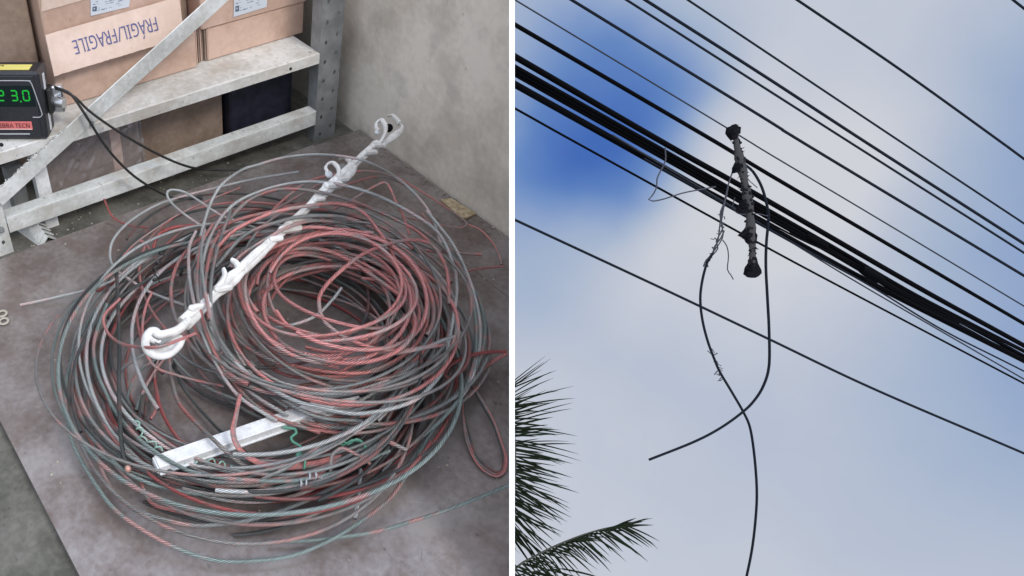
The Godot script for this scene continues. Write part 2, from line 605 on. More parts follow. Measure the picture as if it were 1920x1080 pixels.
func make_lower_sky() -> void:
	var mb := MB.new()
	var rows := 24
	var cols := 96
	var r := 90.0
	for y in rows + 1:
		var el := deg_to_rad(lerpf(0.5, -90.0, float(y) / rows))
		for x in cols + 1:
			var az := TAU * x / cols - PI
			var d := Vector3(sin(az) * cos(el), sin(el), -cos(az) * cos(el))
			mb.v.append(EYE + d * r)
			mb.n.append(-d)
			mb.t.append(Vector2(float(x) / cols, float(y) / rows))
			mb.c.append(Color.WHITE)
			mb.g.append_array([1.0, 0.0, 0.0, 1.0])
	for y in rows:
		for x in cols:
			var a := y * (cols + 1) + x
			var b := a + cols + 1
			mb.i.append_array([a, a + 1, b, a + 1, b + 1, b])
	var m := StandardMaterial3D.new()
	m.resource_name = "open_sky"
	m.albedo_color = Color.BLACK
	m.roughness = 1.0
	m.metallic_specular = 0.0
	m.emission_enabled = true
	m.emission = Color.WHITE
	m.emission_energy_multiplier = 0.87
	m.emission_operator = BaseMaterial3D.EMISSION_OP_MULTIPLY
	m.emission_texture = ImageTexture.create_from_image(sky_image(1200, 420, 0.5, -90.0))
	tag(build(mb, "sky", m), "", "", "", "structure")

# ------------------------------------------------------------------ cables
const TINT := {
	"rose": [Color(0.84, 0.41, 0.40), Color(0.56, 0.46, 0.445), 0.74],
	"pink": [Color(0.866, 0.393, 0.376), Color(0.593, 0.490, 0.473), 0.70],
	"mix": [Color(0.752, 0.353, 0.336), Color(0.445, 0.450, 0.433), 0.46],
	"grey": [Color(0.616, 0.399, 0.376), Color(0.370, 0.388, 0.376), 0.22],
	"pale": [Color(0.866, 0.695, 0.678), Color(0.684, 0.712, 0.695), 0.28],
	"green": [Color(0.616, 0.365, 0.342), Color(0.319, 0.393, 0.370), 0.18],
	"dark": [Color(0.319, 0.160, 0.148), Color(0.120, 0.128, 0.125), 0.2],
	"red": [Color(0.638, 0.182, 0.177), Color(0.479, 0.228, 0.222), 0.6]}

func cable(mb: MB, pts: PackedVector3Array, r: float, kind: String, sides := 8) -> void:
	var cols := PackedColorArray()
	cols.resize(pts.size())
	if r > 0.002:
		r *= 0.8
	var t: Array = TINT[kind]
	var off := rng.randf() * 500.0
	var shade := rng.randf_range(0.85, 1.15)
	var run := 0.0
	for k in pts.size():
		if k:
			run += pts[k].distance_to(pts[k - 1])
		var a := wob.get_noise_2d(off + run * 110.0, off) * 0.9 + wob.get_noise_2d(run * 640.0, off + 7.0) * 0.5
		var f := smoothstep(-0.10, 0.10, a + (float(t[2]) - 0.5) * 0.75)
		var col: Color = t[1].lerp(t[0], f)
		var dim := shade * (0.93 + 0.22 * wob.get_noise_2d(run * 160.0, off + 60.0))
		cols[k] = Color(col.r * dim, col.g * dim, col.b * dim)
	mb.tube(pts, PackedFloat32Array([r]), sides, cols, 1.0 / (r * 13.0))

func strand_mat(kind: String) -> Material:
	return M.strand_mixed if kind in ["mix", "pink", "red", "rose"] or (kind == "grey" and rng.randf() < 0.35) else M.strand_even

func turns(center: Vector2, r: float, y: float, n: float, amp: float, start: float, low := 0.004) -> PackedVector3Array:
	var pts := PackedVector3Array()
	var off := rng.randf() * 900.0
	var e := rng.randf_range(0.0, 0.06)
	var ea := rng.randf() * TAU
	var tilt := rng.randf_range(0.0, 0.018)
	var ta := rng.randf() * TAU
	var steps := int(n * TAU * r / 0.011)
	for k in steps + 1:
		var a := start + n * TAU * k / steps
		var s := a * 4.5
		var q := r * (1.0 + e * cos(2.0 * (a - ea))) + amp * slow.get_noise_2d(off + s, off)
		var cx := center.x + amp * 1.1 * slow.get_noise_2d(off + s * 0.4, off + 50.0)
		var cz := center.y + amp * 1.1 * slow.get_noise_2d(off + s * 0.4, off + 90.0)
		var h := y + 0.030 * slow.get_noise_2d(off + s * 1.6, off + 150.0) + tilt * cos(a - ta)
		pts.append(inside(Vector3(cx + q * cos(a), maxf(h, low), cz + q * sin(a))))
	return pts

func inside(p: Vector3) -> Vector3:      # keeps a strand on the room's side of the white board and of the wall
	var out := (look * Vector3(F, 0.0, 960.0 - CX)).normalized()     # the board's own normal, towards the open air
	var d := (p - EYE).dot(out) + 0.022
	if d > 0.0:
		p -= Vector3(out.x, 0.0, out.z) * d / (out.x * out.x + out.z * out.z)
	return Vector3(minf(p.x, WALL_X - 0.01), p.y, p.z)

func coil_cable(parent: Node3D, center: Vector2, r: float, y: float, n: float, amp: float, radius: float, kind: String, start: float) -> void:
	var mb := MB.new()
	cable(mb, turns(center, r, y, n, amp, start, radius), radius, kind)
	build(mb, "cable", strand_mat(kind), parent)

func part_cable(parent: Node3D, kind: String, r: float, a: Array) -> void:
	var mb := MB.new()
	cable(mb, smooth(levels(a)), r, kind)
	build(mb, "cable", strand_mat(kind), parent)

func loose(called: String, label: String, category: String, kind: String, r: float, a: Array) -> void:
	var mb := MB.new()
	cable(mb, smooth(levels(a)), r, kind)
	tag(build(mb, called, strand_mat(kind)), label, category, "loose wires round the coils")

func pick(list: Array) -> String:
	return list[rng.randi() % list.size()]

func make_coils() -> void:
	# the large coil that lies on the plate
	var big := thing("cable_coil", "large loose coil of grey and copper stranded cable lying flat on the steel plate", "cable coil")
	var mixed := ["grey", "grey", "mix", "mix", "pale", "pale", "green", "pink", "dark", "grey", "red"]
	for k in 23:
		var r := 0.222 + 0.082 * pow(rng.randf(), 0.8)
		var c := Vector2(0.507 + rng.randf_range(-0.018, 0.02), -0.778 + rng.randf_range(-0.024, 0.016))
		coil_cable(big, c, r, rng.randf_range(0.005, 0.085), rng.randf_range(0.8, 1.5), 0.04, rng.randf_range(0.0026, 0.0042), pick(mixed), rng.randf() * TAU)
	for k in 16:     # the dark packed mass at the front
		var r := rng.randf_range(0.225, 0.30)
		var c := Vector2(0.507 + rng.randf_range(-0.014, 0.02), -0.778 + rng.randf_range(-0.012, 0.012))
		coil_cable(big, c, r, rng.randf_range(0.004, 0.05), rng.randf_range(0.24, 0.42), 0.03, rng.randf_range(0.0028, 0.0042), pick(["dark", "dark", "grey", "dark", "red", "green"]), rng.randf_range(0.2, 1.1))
	for k in 11:     # turns slipped towards the back, where the heap is untidy
		var r := rng.randf_range(0.22, 0.29)
		var c := Vector2(0.60 + rng.randf_range(-0.05, 0.05), -0.86 + rng.randf_range(-0.05, 0.03))
		coil_cable(big, c, r, rng.randf_range(0.006, 0.07), rng.randf_range(0.45, 0.8), 0.05, rng.randf_range(0.003, 0.004), pick(["dark", "grey", "dark", "mix", "pink", "pale"]), rng.randf_range(2.6, 4.4))
	# strands of the same coil fanning out under the lower hook of the white spacer
	part_cable(big, "mix", 0.0042, [335, 600, 0.06, 322, 640, 0.06, 318, 680, 0.05, 323, 715, 0.04, 335, 755, 0.04, 368, 794, 0.06, 401, 825, 0.085, 427, 849, 0.08, 470, 880, 0.05, 540, 905, 0.04])
	part_cable(big, "dark", 0.0032, [320, 640, 0.05, 335, 710, 0.03, 362, 752, 0.02, 400, 795, 0.02, 416, 810, 0.03, 480, 860, 0.03, 560, 890, 0.02])
	part_cable(big, "grey", 0.0035, [310, 630, 0.06, 325, 672, 0.05, 362, 710, 0.04, 400, 732, 0.04, 437, 747, 0.05, 475, 756, 0.05, 560, 770, 0.05, 650, 760, 0.05])
	part_cable(big, "grey", 0.0035, [305, 640, 0.06, 332, 660, 0.05, 362, 682, 0.05, 400, 697, 0.05, 450, 705, 0.05])
	part_cable(big, "grey", 0.0033, [320, 640, 0.05, 270, 665, 0.04, 245, 680, 0.04, 225, 697, 0.03, 205, 730, 0.03])
	part_cable(big, "green", 0.0033, [320, 645, 0.05, 287, 677, 0.04, 262, 695, 0.03, 245, 722, 0.03, 236, 760, 0.02])
	part_cable(big, "dark", 0.0034, [318, 650, 0.05, 292, 680, 0.03, 272, 720, 0.02, 262, 760, 0.02, 262, 800, 0.02])
	part_cable(big, "dark", 0.0034, [318, 655, 0.05, 295, 690, 0.03, 280, 727, 0.02, 272, 770, 0.02, 275, 815, 0.02])
	part_cable(big, "green", 0.0034, [318, 660, 0.05, 288, 700, 0.03, 268, 735, 0.02, 255, 770, 0.02])
	part_cable(big, "pink", 0.0030, [305, 655, 0.05, 290, 700, 0.03, 297, 747, 0.03, 296, 762, 0.03, 282, 786, 0.03])
	part_cable(big, "grey", 0.0034, [500, 905, 0.05, 489, 901, 0.06, 532, 880, 0.08, 576, 851, 0.08, 620, 823, 0.08, 640, 812, 0.06])
	part_cable(big, "dark", 0.0034, [470, 868, 0.04, 554, 847, 0.06, 611, 827, 0.07, 650, 812, 0.06])
	part_cable(big, "mix", 0.0036, [190, 578, 0.06, 161, 652, 0.05, 160, 685, 0.05, 170, 740, 0.05, 190, 785, 0.05, 222, 835, 0.05, 262, 867, 0.05, 312, 892, 0.05, 400, 910, 0.05, 500, 908, 0.05, 610, 885, 0.05])
	part_cable(big, "green", 0.0038, [200, 570, 0.07, 177, 637, 0.07, 180, 690, 0.07, 200, 740, 0.07, 220, 777, 0.07, 250, 812, 0.08, 277, 837, 0.08, 337, 875, 0.08, 390, 892, 0.08, 480, 901, 0.08, 560, 900, 0.07, 650, 880, 0.06, 730, 845, 0.05])
	part_cable(big, "grey", 0.0038, [176, 780, 0.03, 182, 850, 0.03, 195, 892, 0.03, 217, 927, 0.03, 250, 955, 0.03, 300, 972, 0.03, 362, 985, 0.03, 425, 982, 0.03, 480, 972, 0.03, 560, 945, 0.03, 650, 900, 0.03])
	part_cable(big, "mix", 0.0034, [258, 870, 0.03, 270, 920, 0.02, 287, 945, 0.02, 325, 957, 0.02, 375, 967, 0.02, 480, 982, 0.02, 560, 975, 0.02, 640, 940, 0.02])
	# the smaller coil heaped on top
	var small := thing("cable_coil", "smaller tight coil of pink copper cable heaped on the right of the large coil", "cable coil")
	for k in 11:
		coil_cable(small, Vector2(0.634 + rng.randf_range(-0.008, 0.008), -0.748 + rng.randf_range(-0.008, 0.008)), rng.randf_range(0.118, 0.158), rng.randf_range(0.085, 0.165), rng.randf_range(1.2, 2.2), 0.026, rng.randf_range(0.0034, 0.0045), pick(["rose", "rose", "pink", "rose", "mix"]), rng.randf() * TAU)
	for k in 15:
		coil_cable(small, Vector2(0.638 + rng.randf_range(-0.014, 0.014), -0.752 + rng.randf_range(-0.014, 0.014)), rng.randf_range(0.155, 0.228), rng.randf_range(0.04, 0.125), rng.randf_range(0.9, 1.7), 0.034, rng.randf_range(0.0030, 0.0044), pick(["grey", "mix", "grey", "pink", "grey", "pale", "dark"]), rng.randf() * TAU)
	for k in 4:
		coil_cable(small, Vector2(0.665 + rng.randf_range(-0.02, 0.02), -0.765 + rng.randf_range(-0.02, 0.02)), rng.randf_range(0.235, 0.285), rng.randf_range(0.02, 0.09), rng.randf_range(0.8, 1.3), 0.03, rng.randf_range(0.0034, 0.0042), pick(["grey", "mix", "green", "grey", "pink"]), rng.randf() * TAU)
	part_cable(small, "pale", 0.0040, over([380, 580, 0.10, 376, 520, 0.11, 388, 460, 0.12, 410, 415, 0.12, 440, 382, 0.12, 480, 362, 0.13, 530, 347, 0.15, 580, 341, 0.165, 630, 345, 0.165, 680, 357, 0.15, 730, 377, 0.12, 780, 405, 0.11, 817, 432, 0.11, 837, 462, 0.10, 854, 510, 0.10]))
	part_cable(small, "mix", 0.0040, over([392, 600, 0.10, 384, 540, 0.11, 396, 470, 0.12, 420, 425, 0.12, 455, 385, 0.12, 490, 365, 0.14, 530, 355, 0.16, 592, 359, 0.175, 655, 375, 0.15, 705, 395, 0.12, 742, 412, 0.12, 780, 432, 0.11, 810, 460, 0.11, 830, 485, 0.10, 846, 530, 0.09]))
	part_cable(small, "pale", 0.0040, over([854, 510, 0.10, 856, 545, 0.10, 851, 590, 0.10, 842, 640, 0.10, 830, 695, 0.10, 792, 740, 0.11, 755, 760, 0.11, 705, 772, 0.11, 655, 775, 0.11, 580, 760, 0.11, 530, 741, 0.11, 470, 705, 0.10, 420, 655, 0.10, 395, 610, 0.10]))
	part_cable(small, "pink", 0.0042, over([835, 645, 0.13, 805, 650, 0.14, 755, 657, 0.14, 705, 654, 0.15, 667, 642, 0.15, 630, 622, 0.16, 605, 597, 0.17, 598, 563, 0.18, 610, 537, 0.18, 640, 507, 0.18, 680, 477, 0.17, 730, 457, 0.16, 770, 450, 0.15, 807, 457, 0.14, 830, 487, 0.13, 840, 520, 0.12, 842, 570, 0.10]))
	part_cable(small, "grey", 0.0038, over([620, 612, 0.15, 630, 635, 0.14, 667, 647, 0.14, 730, 662, 0.14, 792, 653, 0.14, 830, 638, 0.14, 853, 631, 0.14]))
	part_cable(small, "pale", 0.0034, over([516, 615, 0.10, 560, 606, 0.10, 595, 590, 0.10, 625, 560, 0.10, 640, 540, 0.10]))
	part_cable(small, "pink", 0.0036, over([518, 582, 0.14, 540, 610, 0.13, 585, 630, 0.13, 640, 639, 0.13, 690, 636, 0.14]))
	# grey legs of the heap that come down over the left side
	part_cable(small, "grey", 0.0036, over([432, 395, 0.13, 414, 446, 0.13, 402, 490, 0.12, 395, 540, 0.11, 400, 600, 0.10, 425, 660, 0.09, 470, 715, 0.08, 540, 765, 0.08]))
	part_cable(small, "pale", 0.0036, over([367, 434, 0.12, 355, 464, 0.12, 355, 517, 0.12, 366, 576, 0.11, 380, 625, 0.10, 410, 690, 0.09, 450, 745, 0.08, 520, 790, 0.07]))
	part_cable(small, "grey", 0.0036, over([384, 430, 0.13, 377, 470, 0.13, 380, 520, 0.12, 394, 590, 0.12, 415, 640, 0.11, 455, 690, 0.10, 510, 735, 0.09, 590, 780, 0.08, 680, 790, 0.07]))
	part_cable(small, "mix", 0.0036, over([399, 420, 0.13, 378, 458, 0.13, 370, 520, 0.12, 374, 575, 0.12, 398, 650, 0.10, 440, 720, 0.08, 500, 775, 0.07, 600, 812, 0.06]))

	# strands laid across the spacer's upper half
	part_cable(small, "pink", 0.0040, [398, 480, 0.14, 402, 472, 0.15, 440, 432, 0.18, 490, 407, 0.19, 530, 394, 0.195, 578, 386, 0.19, 633, 382, 0.17, 678, 396, 0.15, 709, 432, 0.13, 736, 475, 0.12, 752, 520, 0.11])
	part_cable(small, "grey", 0.0042, [420, 520, 0.13, 450, 482, 0.15, 497, 450, 0.18, 542, 425, 0.19, 587, 414, 0.17, 642, 418, 0.14, 687, 432, 0.12, 740, 465, 0.11])
	part_cable(small, "grey", 0.0042, [405, 500, 0.13, 456, 444, 0.165, 515, 418, 0.19, 578, 405, 0.18, 651, 409, 0.15, 714, 436, 0.12, 760, 480, 0.10])
	part_cable(small, "dark", 0.0040, [470, 440, 0.12, 530, 412, 0.13, 600, 400, 0.12, 680, 412, 0.10, 750, 445, 0.09, 800, 500, 0.08])
	part_cable(small, "green", 0.0038, [868, 505, 0.05, 885, 560, 0.06, 893, 620, 0.06, 888, 680, 0.06, 868, 735, 0.06, 830, 785, 0.05, 770, 835, 0.04])
	part_cable(small, "pale", 0.0038, [800, 395, 0.06, 850, 460, 0.06, 882, 530, 0.06, 899, 600, 0.06, 898, 660, 0.06, 880, 720, 0.06, 845, 770, 0.05])
	part_cable(small, "pale", 0.0036, [372, 470, 0.12, 366, 510, 0.12, 372, 560, 0.12, 388, 620, 0.11, 420, 680, 0.10, 470, 735, 0.08, 540, 780, 0.07])

func make_loose_wires() -> void:
	loose("loose_wire", "outermost greenish stranded wire sweeping round the left and bottom of the big coil", "wire", "green", 0.0037, [190, 567, 0.03, 170, 595, 0.03, 147, 640, 0.03, 130, 690, 0.03, 122, 740, 0.03, 130, 810, 0.03, 150, 860, 0.03, 187, 920, 0.03, 217, 957, 0.03, 262, 990, 0.03, 325, 1025, 0.02, 400, 1050, 0.015, 475, 1052, 0.015, 555, 1040, 0.015, 630, 1007, 0.02, 680, 975, 0.02])
	loose("loose_wire", "grey-green wire rising in one sweep from the plate below the coil to its right rim", "wire", "green", 0.0040, [630, 1007, 0.011, 655, 992, 0.02, 680, 975, 0.03, 730, 935, 0.03, 762, 890, 0.03, 790, 842, 0.03, 812, 805, 0.04, 850, 760, 0.05, 888, 700, 0.06, 908, 640, 0.06, 906, 590, 0.06, 890, 545, 0.05, 868, 505, 0.05, 830, 450, 0.05, 790, 400, 0.05])
	loose("loose_wire", "second grey-green wire just inside the outermost one on the lower left", "wire", "green", 0.0036, [150, 630, 0.04, 136, 690, 0.04, 137, 730, 0.04, 150, 772, 0.04, 163, 808, 0.04, 185, 835, 0.04, 232, 882, 0.04, 277, 905, 0.04, 320, 917, 0.04, 362, 925, 0.05, 425, 928, 0.05, 480, 924, 0.05, 560, 905, 0.05])
	loose("loose_wire", "tall grey arc standing over the back of the heap and crossing the white spacer", "wire", "pale", 0.0036, [392, 590, 0.10, 378, 517, 0.11, 375, 458, 0.12, 384, 413, 0.12, 399, 372, 0.12, 420, 342, 0.12, 455, 318, 0.11, 480, 310, 0.11, 530, 296, 0.11, 592, 290, 0.13, 655, 295, 0.16, 692, 305, 0.15, 742, 332, 0.08, 775, 360, 0.06, 800, 390, 0.05, 815, 420, 0.05, 830, 470, 0.05])
	loose("loose_wire", "thin wire running from the tall arc to the wood scrap and curling back in red", "wire", "pink", 0.0024, [742, 330, 0.05, 792, 360, 0.02, 830, 385, 0.012, 856, 402, 0.012, 872, 415, 0.012, 874, 422, 0.01, 862, 427, 0.01, 838, 424, 0.01, 812, 418, 0.02, 767, 409, 0.04, 720, 402, 0.06])
	loose("loose_wire", "pale bent loop sticking out at the back left of the heap", "wire", "pale", 0.0030, [482, 428, 0.07, 425, 408, 0.08, 400, 395, 0.09, 375, 378, 0.09, 345, 360, 0.09, 320, 356, 0.09, 313, 364, 0.09, 322, 381, 0.08, 350, 405, 0.08, 387, 427, 0.07, 425, 434, 0.07, 475, 436, 0.07])
	loose("loose_wire", "thin red wire hooking up in front of the lower rack beam", "wire", "red", 0.0026, [195, 373, 0.05, 204, 395, 0.04, 214, 409, 0.03, 237, 421, 0.02, 275, 427, 0.02, 312, 430, 0.03, 350, 423, 0.04, 400, 420, 0.04])
	loose("loose_wire", "thick red bent wire at the back left edge of the heap", "wire", "red", 0.0045, [287, 468, 0.05, 292, 450, 0.06, 302, 437, 0.07, 320, 428, 0.07, 345, 424, 0.07, 375, 423, 0.07])
	loose("loose_wire", "wide pale loop bulging out over the bare plate at the left of the heap", "wire", "pale", 0.0033, [560, 322, 0.06, 480, 335, 0.06, 430, 346, 0.06, 350, 366, 0.06, 300, 382, 0.06, 262, 402, 0.06, 232, 425, 0.06, 212, 450, 0.06, 206, 475, 0.06, 210, 495, 0.06, 225, 512, 0.06, 250, 529, 0.06, 275, 545, 0.06, 312, 560, 0.06, 352, 574, 0.05])
	loose("loose_wire", "straight pale wire end pointing left across the bare plate", "wire", "pale", 0.0034, [38, 572, 0.006, 100, 559, 0.015, 175, 541, 0.04, 220, 521, 0.06, 260, 488, 0.07, 300, 470, 0.07, 360, 440, 0.07])
	loose("loose_wire", "short red cut end beside the straight pale wire", "wire", "red", 0.0042, [181, 545, 0.03, 190, 543, 0.03, 205, 534, 0.04, 230, 520, 0.05])
	loose("loose_wire", "dark wire running straight down over the left side of the coil to a copper tip", "wire", "dark", 0.0042, [218, 505, 0.09, 220, 540, 0.09, 222, 590, 0.09, 224, 665, 0.09, 223, 740, 0.09, 226, 810, 0.08, 231, 850, 0.06, 237, 878, 0.05])
	loose("loose_wire", "thin pink wire curving over the lower hook of the white spacer", "wire", "pink", 0.0030, [225, 560, 0.13, 195, 592, 0.13, 200, 620, 0.13, 215, 637, 0.14, 237, 647, 0.18, 270, 651, 0.225, 300, 650, 0.24, 337, 637, 0.235, 366, 625, 0.22])
	loose("loose_wire", "pink wire passing left of the lower hook and under it", "wire", "pink", 0.0030, [285, 548, 0.09, 275, 570, 0.09, 268, 600, 0.09, 268, 635, 0.09, 275, 665, 0.09, 295, 690, 0.07, 330, 703, 0.06, 380, 716, 0.05, 420, 724, 0.05])
	loose("loose_wire", "red wire knotted into a small loop at the right rim of the heap", "wire", "red", 0.0038, [850, 600, 0.08, 870, 622, 0.08, 879, 640, 0.08, 879, 660, 0.08, 876, 680, 0.08, 862, 698, 0.07, 842, 710, 0.07, 835, 700, 0.07, 847, 683, 0.07, 880, 667, 0.07, 917, 660, 0.06, 948, 659, 0.05])
	loose("loose_wire", "red doubled wire stub pointing left from the right edge of the plate", "wire", "pink", 0.0042, [950, 663, 0.03, 920, 680, 0.03, 900, 696, 0.03, 892, 704, 0.03])
	for k in 3:
		var o := float(k)
		loose("thin_wire", ["outermost of the thin red wires looping down at the right edge", "middle one of the thin red wires looping down at the right edge", "innermost of the thin red wires looping down at the right edge"][k], "wire", ["pink", "mix", "dark"][k], 0.0017, [868 + o * 2, 745, 0.03, 868 + o, 777, 0.02, 873 + o * 3, 820 - o * 4, 0.012, 887 + o * 2, 857 - o * 2, 0.006, 907 + o * 2, 882 - o * 4, 0.005, 930, 893 - o * 4, 0.005, 946 - o * 2, 884 - o * 2, 0.005, 950 - o * 3, 860, 0.006, 943 - o * 2, 837, 0.01, 927 - o * 2, 793, 0.012, 910 - o * 3, 760, 0.015, 888 - o * 2, 725, 0.03])
	loose("loose_wire", "grey-green wire leaving the heap straight to the lower right edge of the plate", "wire", "green", 0.0036, [500, 1016, 0.012, 580, 1014, 0.012, 642, 1007, 0.02, 705, 997, 0.03, 780, 975, 0.035, 855, 950, 0.035, 957, 909, 0.035])
	loose("loose_wire", "straight pink wire end pointing right at the back right rim", "wire", "pink", 0.0036, [800, 470, 0.05, 850, 474, 0.05, 902, 477, 0.05])
	loose("loose_wire", "thin pink wire looping wide to the right and returning straight to the rim", "wire", "pink", 0.0017, [878, 421, 0.012, 902, 432, 0.012, 925, 457, 0.012, 936, 480, 0.012, 940, 496, 0.014])
	loose("loose_wire", "thin reddish wire end pointing right below the straight pink one", "wire", "mix", 0.0028, [830, 520, 0.04, 855, 514, 0.03, 892, 505, 0.02, 944, 499, 0.015])
	loose("loose_wire", "pink wire bent to a sharp peak right of the white spacer", "wire", "pink", 0.0030, [600, 405, 0.08, 655, 377, 0.10, 692, 355, 0.11, 716, 343, 0.115, 724, 343, 0.115, 731, 352, 0.11, 742, 377, 0.10, 755, 402, 0.08, 768, 440, 0.06])
	loose("loose_wire", "pair of pink ends crossing behind the white spacer, the upper one", "wire", "pink", 0.0032, [530, 352, 0.05, 567, 342, 0.05, 612, 330, 0.05, 665, 322, 0.05, 692, 321, 0.05, 730, 328, 0.04, 755, 345, 0.03])
	loose("loose_wire", "lower pink end behind the white spacer, fading to grey on the right", "wire", "mix", 0.0028, [640, 350, 0.04, 690, 334, 0.04, 715, 331, 0.04, 740, 338, 0.03, 770, 352, 0.03])
	for k in 3:
		var o := float(k) * 4.0
		loose("thin_wire", ["leftmost of three pink wires bending down over the white channel bar", "middle one of three pink wires bending down over the white channel bar", "rightmost of three pink wires bending down over the white channel bar"][k], "wire", ["mix", "pink", "pink"][k], 0.0026, [448 + o * 0.4, 740, 0.09, 441 + o * 0.5, 775, 0.09, 434 + o * 0.7, 807, 0.09, 441 + o * 0.7, 834, 0.085, 460 + o * 0.6, 856 - o * 0.3, 0.07, 489, 873 - o, 0.06, 522, 879 - o, 0.05, 570, 877 - o, 0.05, 640, 862 - o, 0.05])
	loose("loose_wire", "grey wire bent into a staple standing over the front strands", "wire", "grey", 0.0033, [619, 898, 0.05, 622, 860, 0.08, 629, 847, 0.09, 642, 840, 0.09, 665, 850, 0.08, 688, 862, 0.06, 694, 872, 0.05])
	loose("loose_wire", "short stub end sticking out at the front right of the big coil", "wire", "mix", 0.0040, [728, 828, 0.06, 745, 836, 0.06, 764, 845, 0.06])
	loose("loose_wire", "pale copper stub pointing at the camera from the front of the big coil", "wire", "pale", 0.0038, [676, 880, 0.03, 673, 922, 0.025, 666, 973, 0.02])
	loose("loose_wire", "thin straight pink wire crossing the back left of the heap", "wire", "pink", 0.0022, [230, 480, 0.05, 262, 450, 0.06, 330, 405, 0.07, 400, 372, 0.07, 450, 352, 0.07])
	loose("loose_wire", "pink wire end slanting up left of the spacer's middle", "wire", "pink", 0.0030, [498, 408, 0.10, 530, 376, 0.10, 568, 346, 0.10])
	loose("loose_wire", "second slanting pink end just right of the first, left of the spacer", "wire", "pink", 0.0030, [512, 396, 0.10, 545, 376, 0.10, 597, 346, 0.09])
	loose("loose_wire", "short bent copper pair sticking out at the back left of the big coil", "wire", "pink", 0.0030, [262, 452, 0.06, 272, 456, 0.06, 286, 476, 0.06, 300, 496, 0.05])
	loose("wire_offcut", "short thick pink copper offcut lying on the inner strands", "offcut", "pink", 0.0052, [402, 674, 0.12, 411, 665, 0.12, 420, 656, 0.12])
	loose("wire_offcut", "tiny pink wire scrap lying inside the top coil", "offcut", "pink", 0.0028, [688, 533, 0.02, 695, 527, 0.02, 700, 536, 0.02, 692, 541, 0.02])
	# coloured tie wires
	var g := MB.new()
	g.tube(smooth(levels([530, 801, 0.06, 554, 805, 0.06, 556, 812, 0.06, 546, 820, 0.06, 550, 829, 0.06, 565, 838, 0.06, 563, 851, 0.06, 572, 862, 0.06, 570, 882, 0.05])), PackedFloat32Array([0.0021]), 8)
	g.ball(on_level(561, 856, 0.06), Vector3(0.005, 0.005, 0.007))
	tag(build(g, "tie_wire", M.green_wire), "green wire wriggling down beside the end of the white channel bar", "tie wire")
	g = MB.new()
	g.tube(smooth(levels([622, 838, 0.06, 640, 828, 0.07, 655, 832, 0.06, 668, 823, 0.07, 680, 830, 0.06, 686, 840, 0.06])), PackedFloat32Array([0.0018]), 8)
	g.tube(smooth(levels([628, 830, 0.06, 645, 834, 0.06, 660, 825, 0.07, 676, 828, 0.06])), PackedFloat32Array([0.0017]), 8)
	tag(build(g, "tie_wire", M.green_wire), "dark green twisted wires on the front strands near the grey staple", "tie wire")
	spiral("white and green wire twisted in curls below the white channel bar", 346, 862, 436, 872, 0.06, 0.0055, 4.3)
	spiral("pale green wire coiled round the strands at the inner left of the big coil", 250, 790, 297, 848, 0.075, 0.005, 4.6)
	spiral("greenish curly wire on the dark strands right of the heap", 795, 745, 818, 690, 0.06, 0.004, 4.0)
	spiral("dark wire wound round the strands at the upper left of the heap", 290, 530, 302, 470, 0.09, 0.006, 6.0, M.black_rubber)
	spiral("grey wire end wound round the strands in front of the staple", 560, 905, 600, 890, 0.07, 0.006, 4.0, M.outline_grey)

func spiral(label: String, x0: float, y0: float, x1: float, y1: float, h: float, r: float, n: float, m: Material = null) -> void:
	var a := on_level(x0, y0, h)
	var b := on_level(x1, y1, h)
	var d := (b - a).normalized()
	var s := d.cross(Vector3.UP)
	var p := PackedVector3Array()
	for k in 60:
		var f := k / 59.0
		var q := f * n * TAU
		p.append(a.lerp(b, f) + (s * cos(q) + Vector3.UP * sin(q)) * r * (0.62 + 0.38 * sin(q * 0.37 + x0)) + s * 0.004 * sin(f * 7.0 + y0))
	var mb := MB.new()
	mb.tube(p, PackedFloat32Array([0.0013]), 7)
	tag(build(mb, "tie_wire", m if m else M.pale_green_wire), label, "tie wire")

# ------------------------------------------------------------------ cable spacers
func prong(mb: MB, pts: Array, r: float, flat: float, up: Vector3) -> void:
	var p := smooth(pts, 0.003)
	var rr := PackedFloat32Array()
	for k in p.size():
		var f := float(k) / (p.size() - 1)
		rr.append(r * (1.0 - 0.35 * f * f))
	mb.tube(p, rr, 10, PackedColorArray(), 1.0, flat, up)

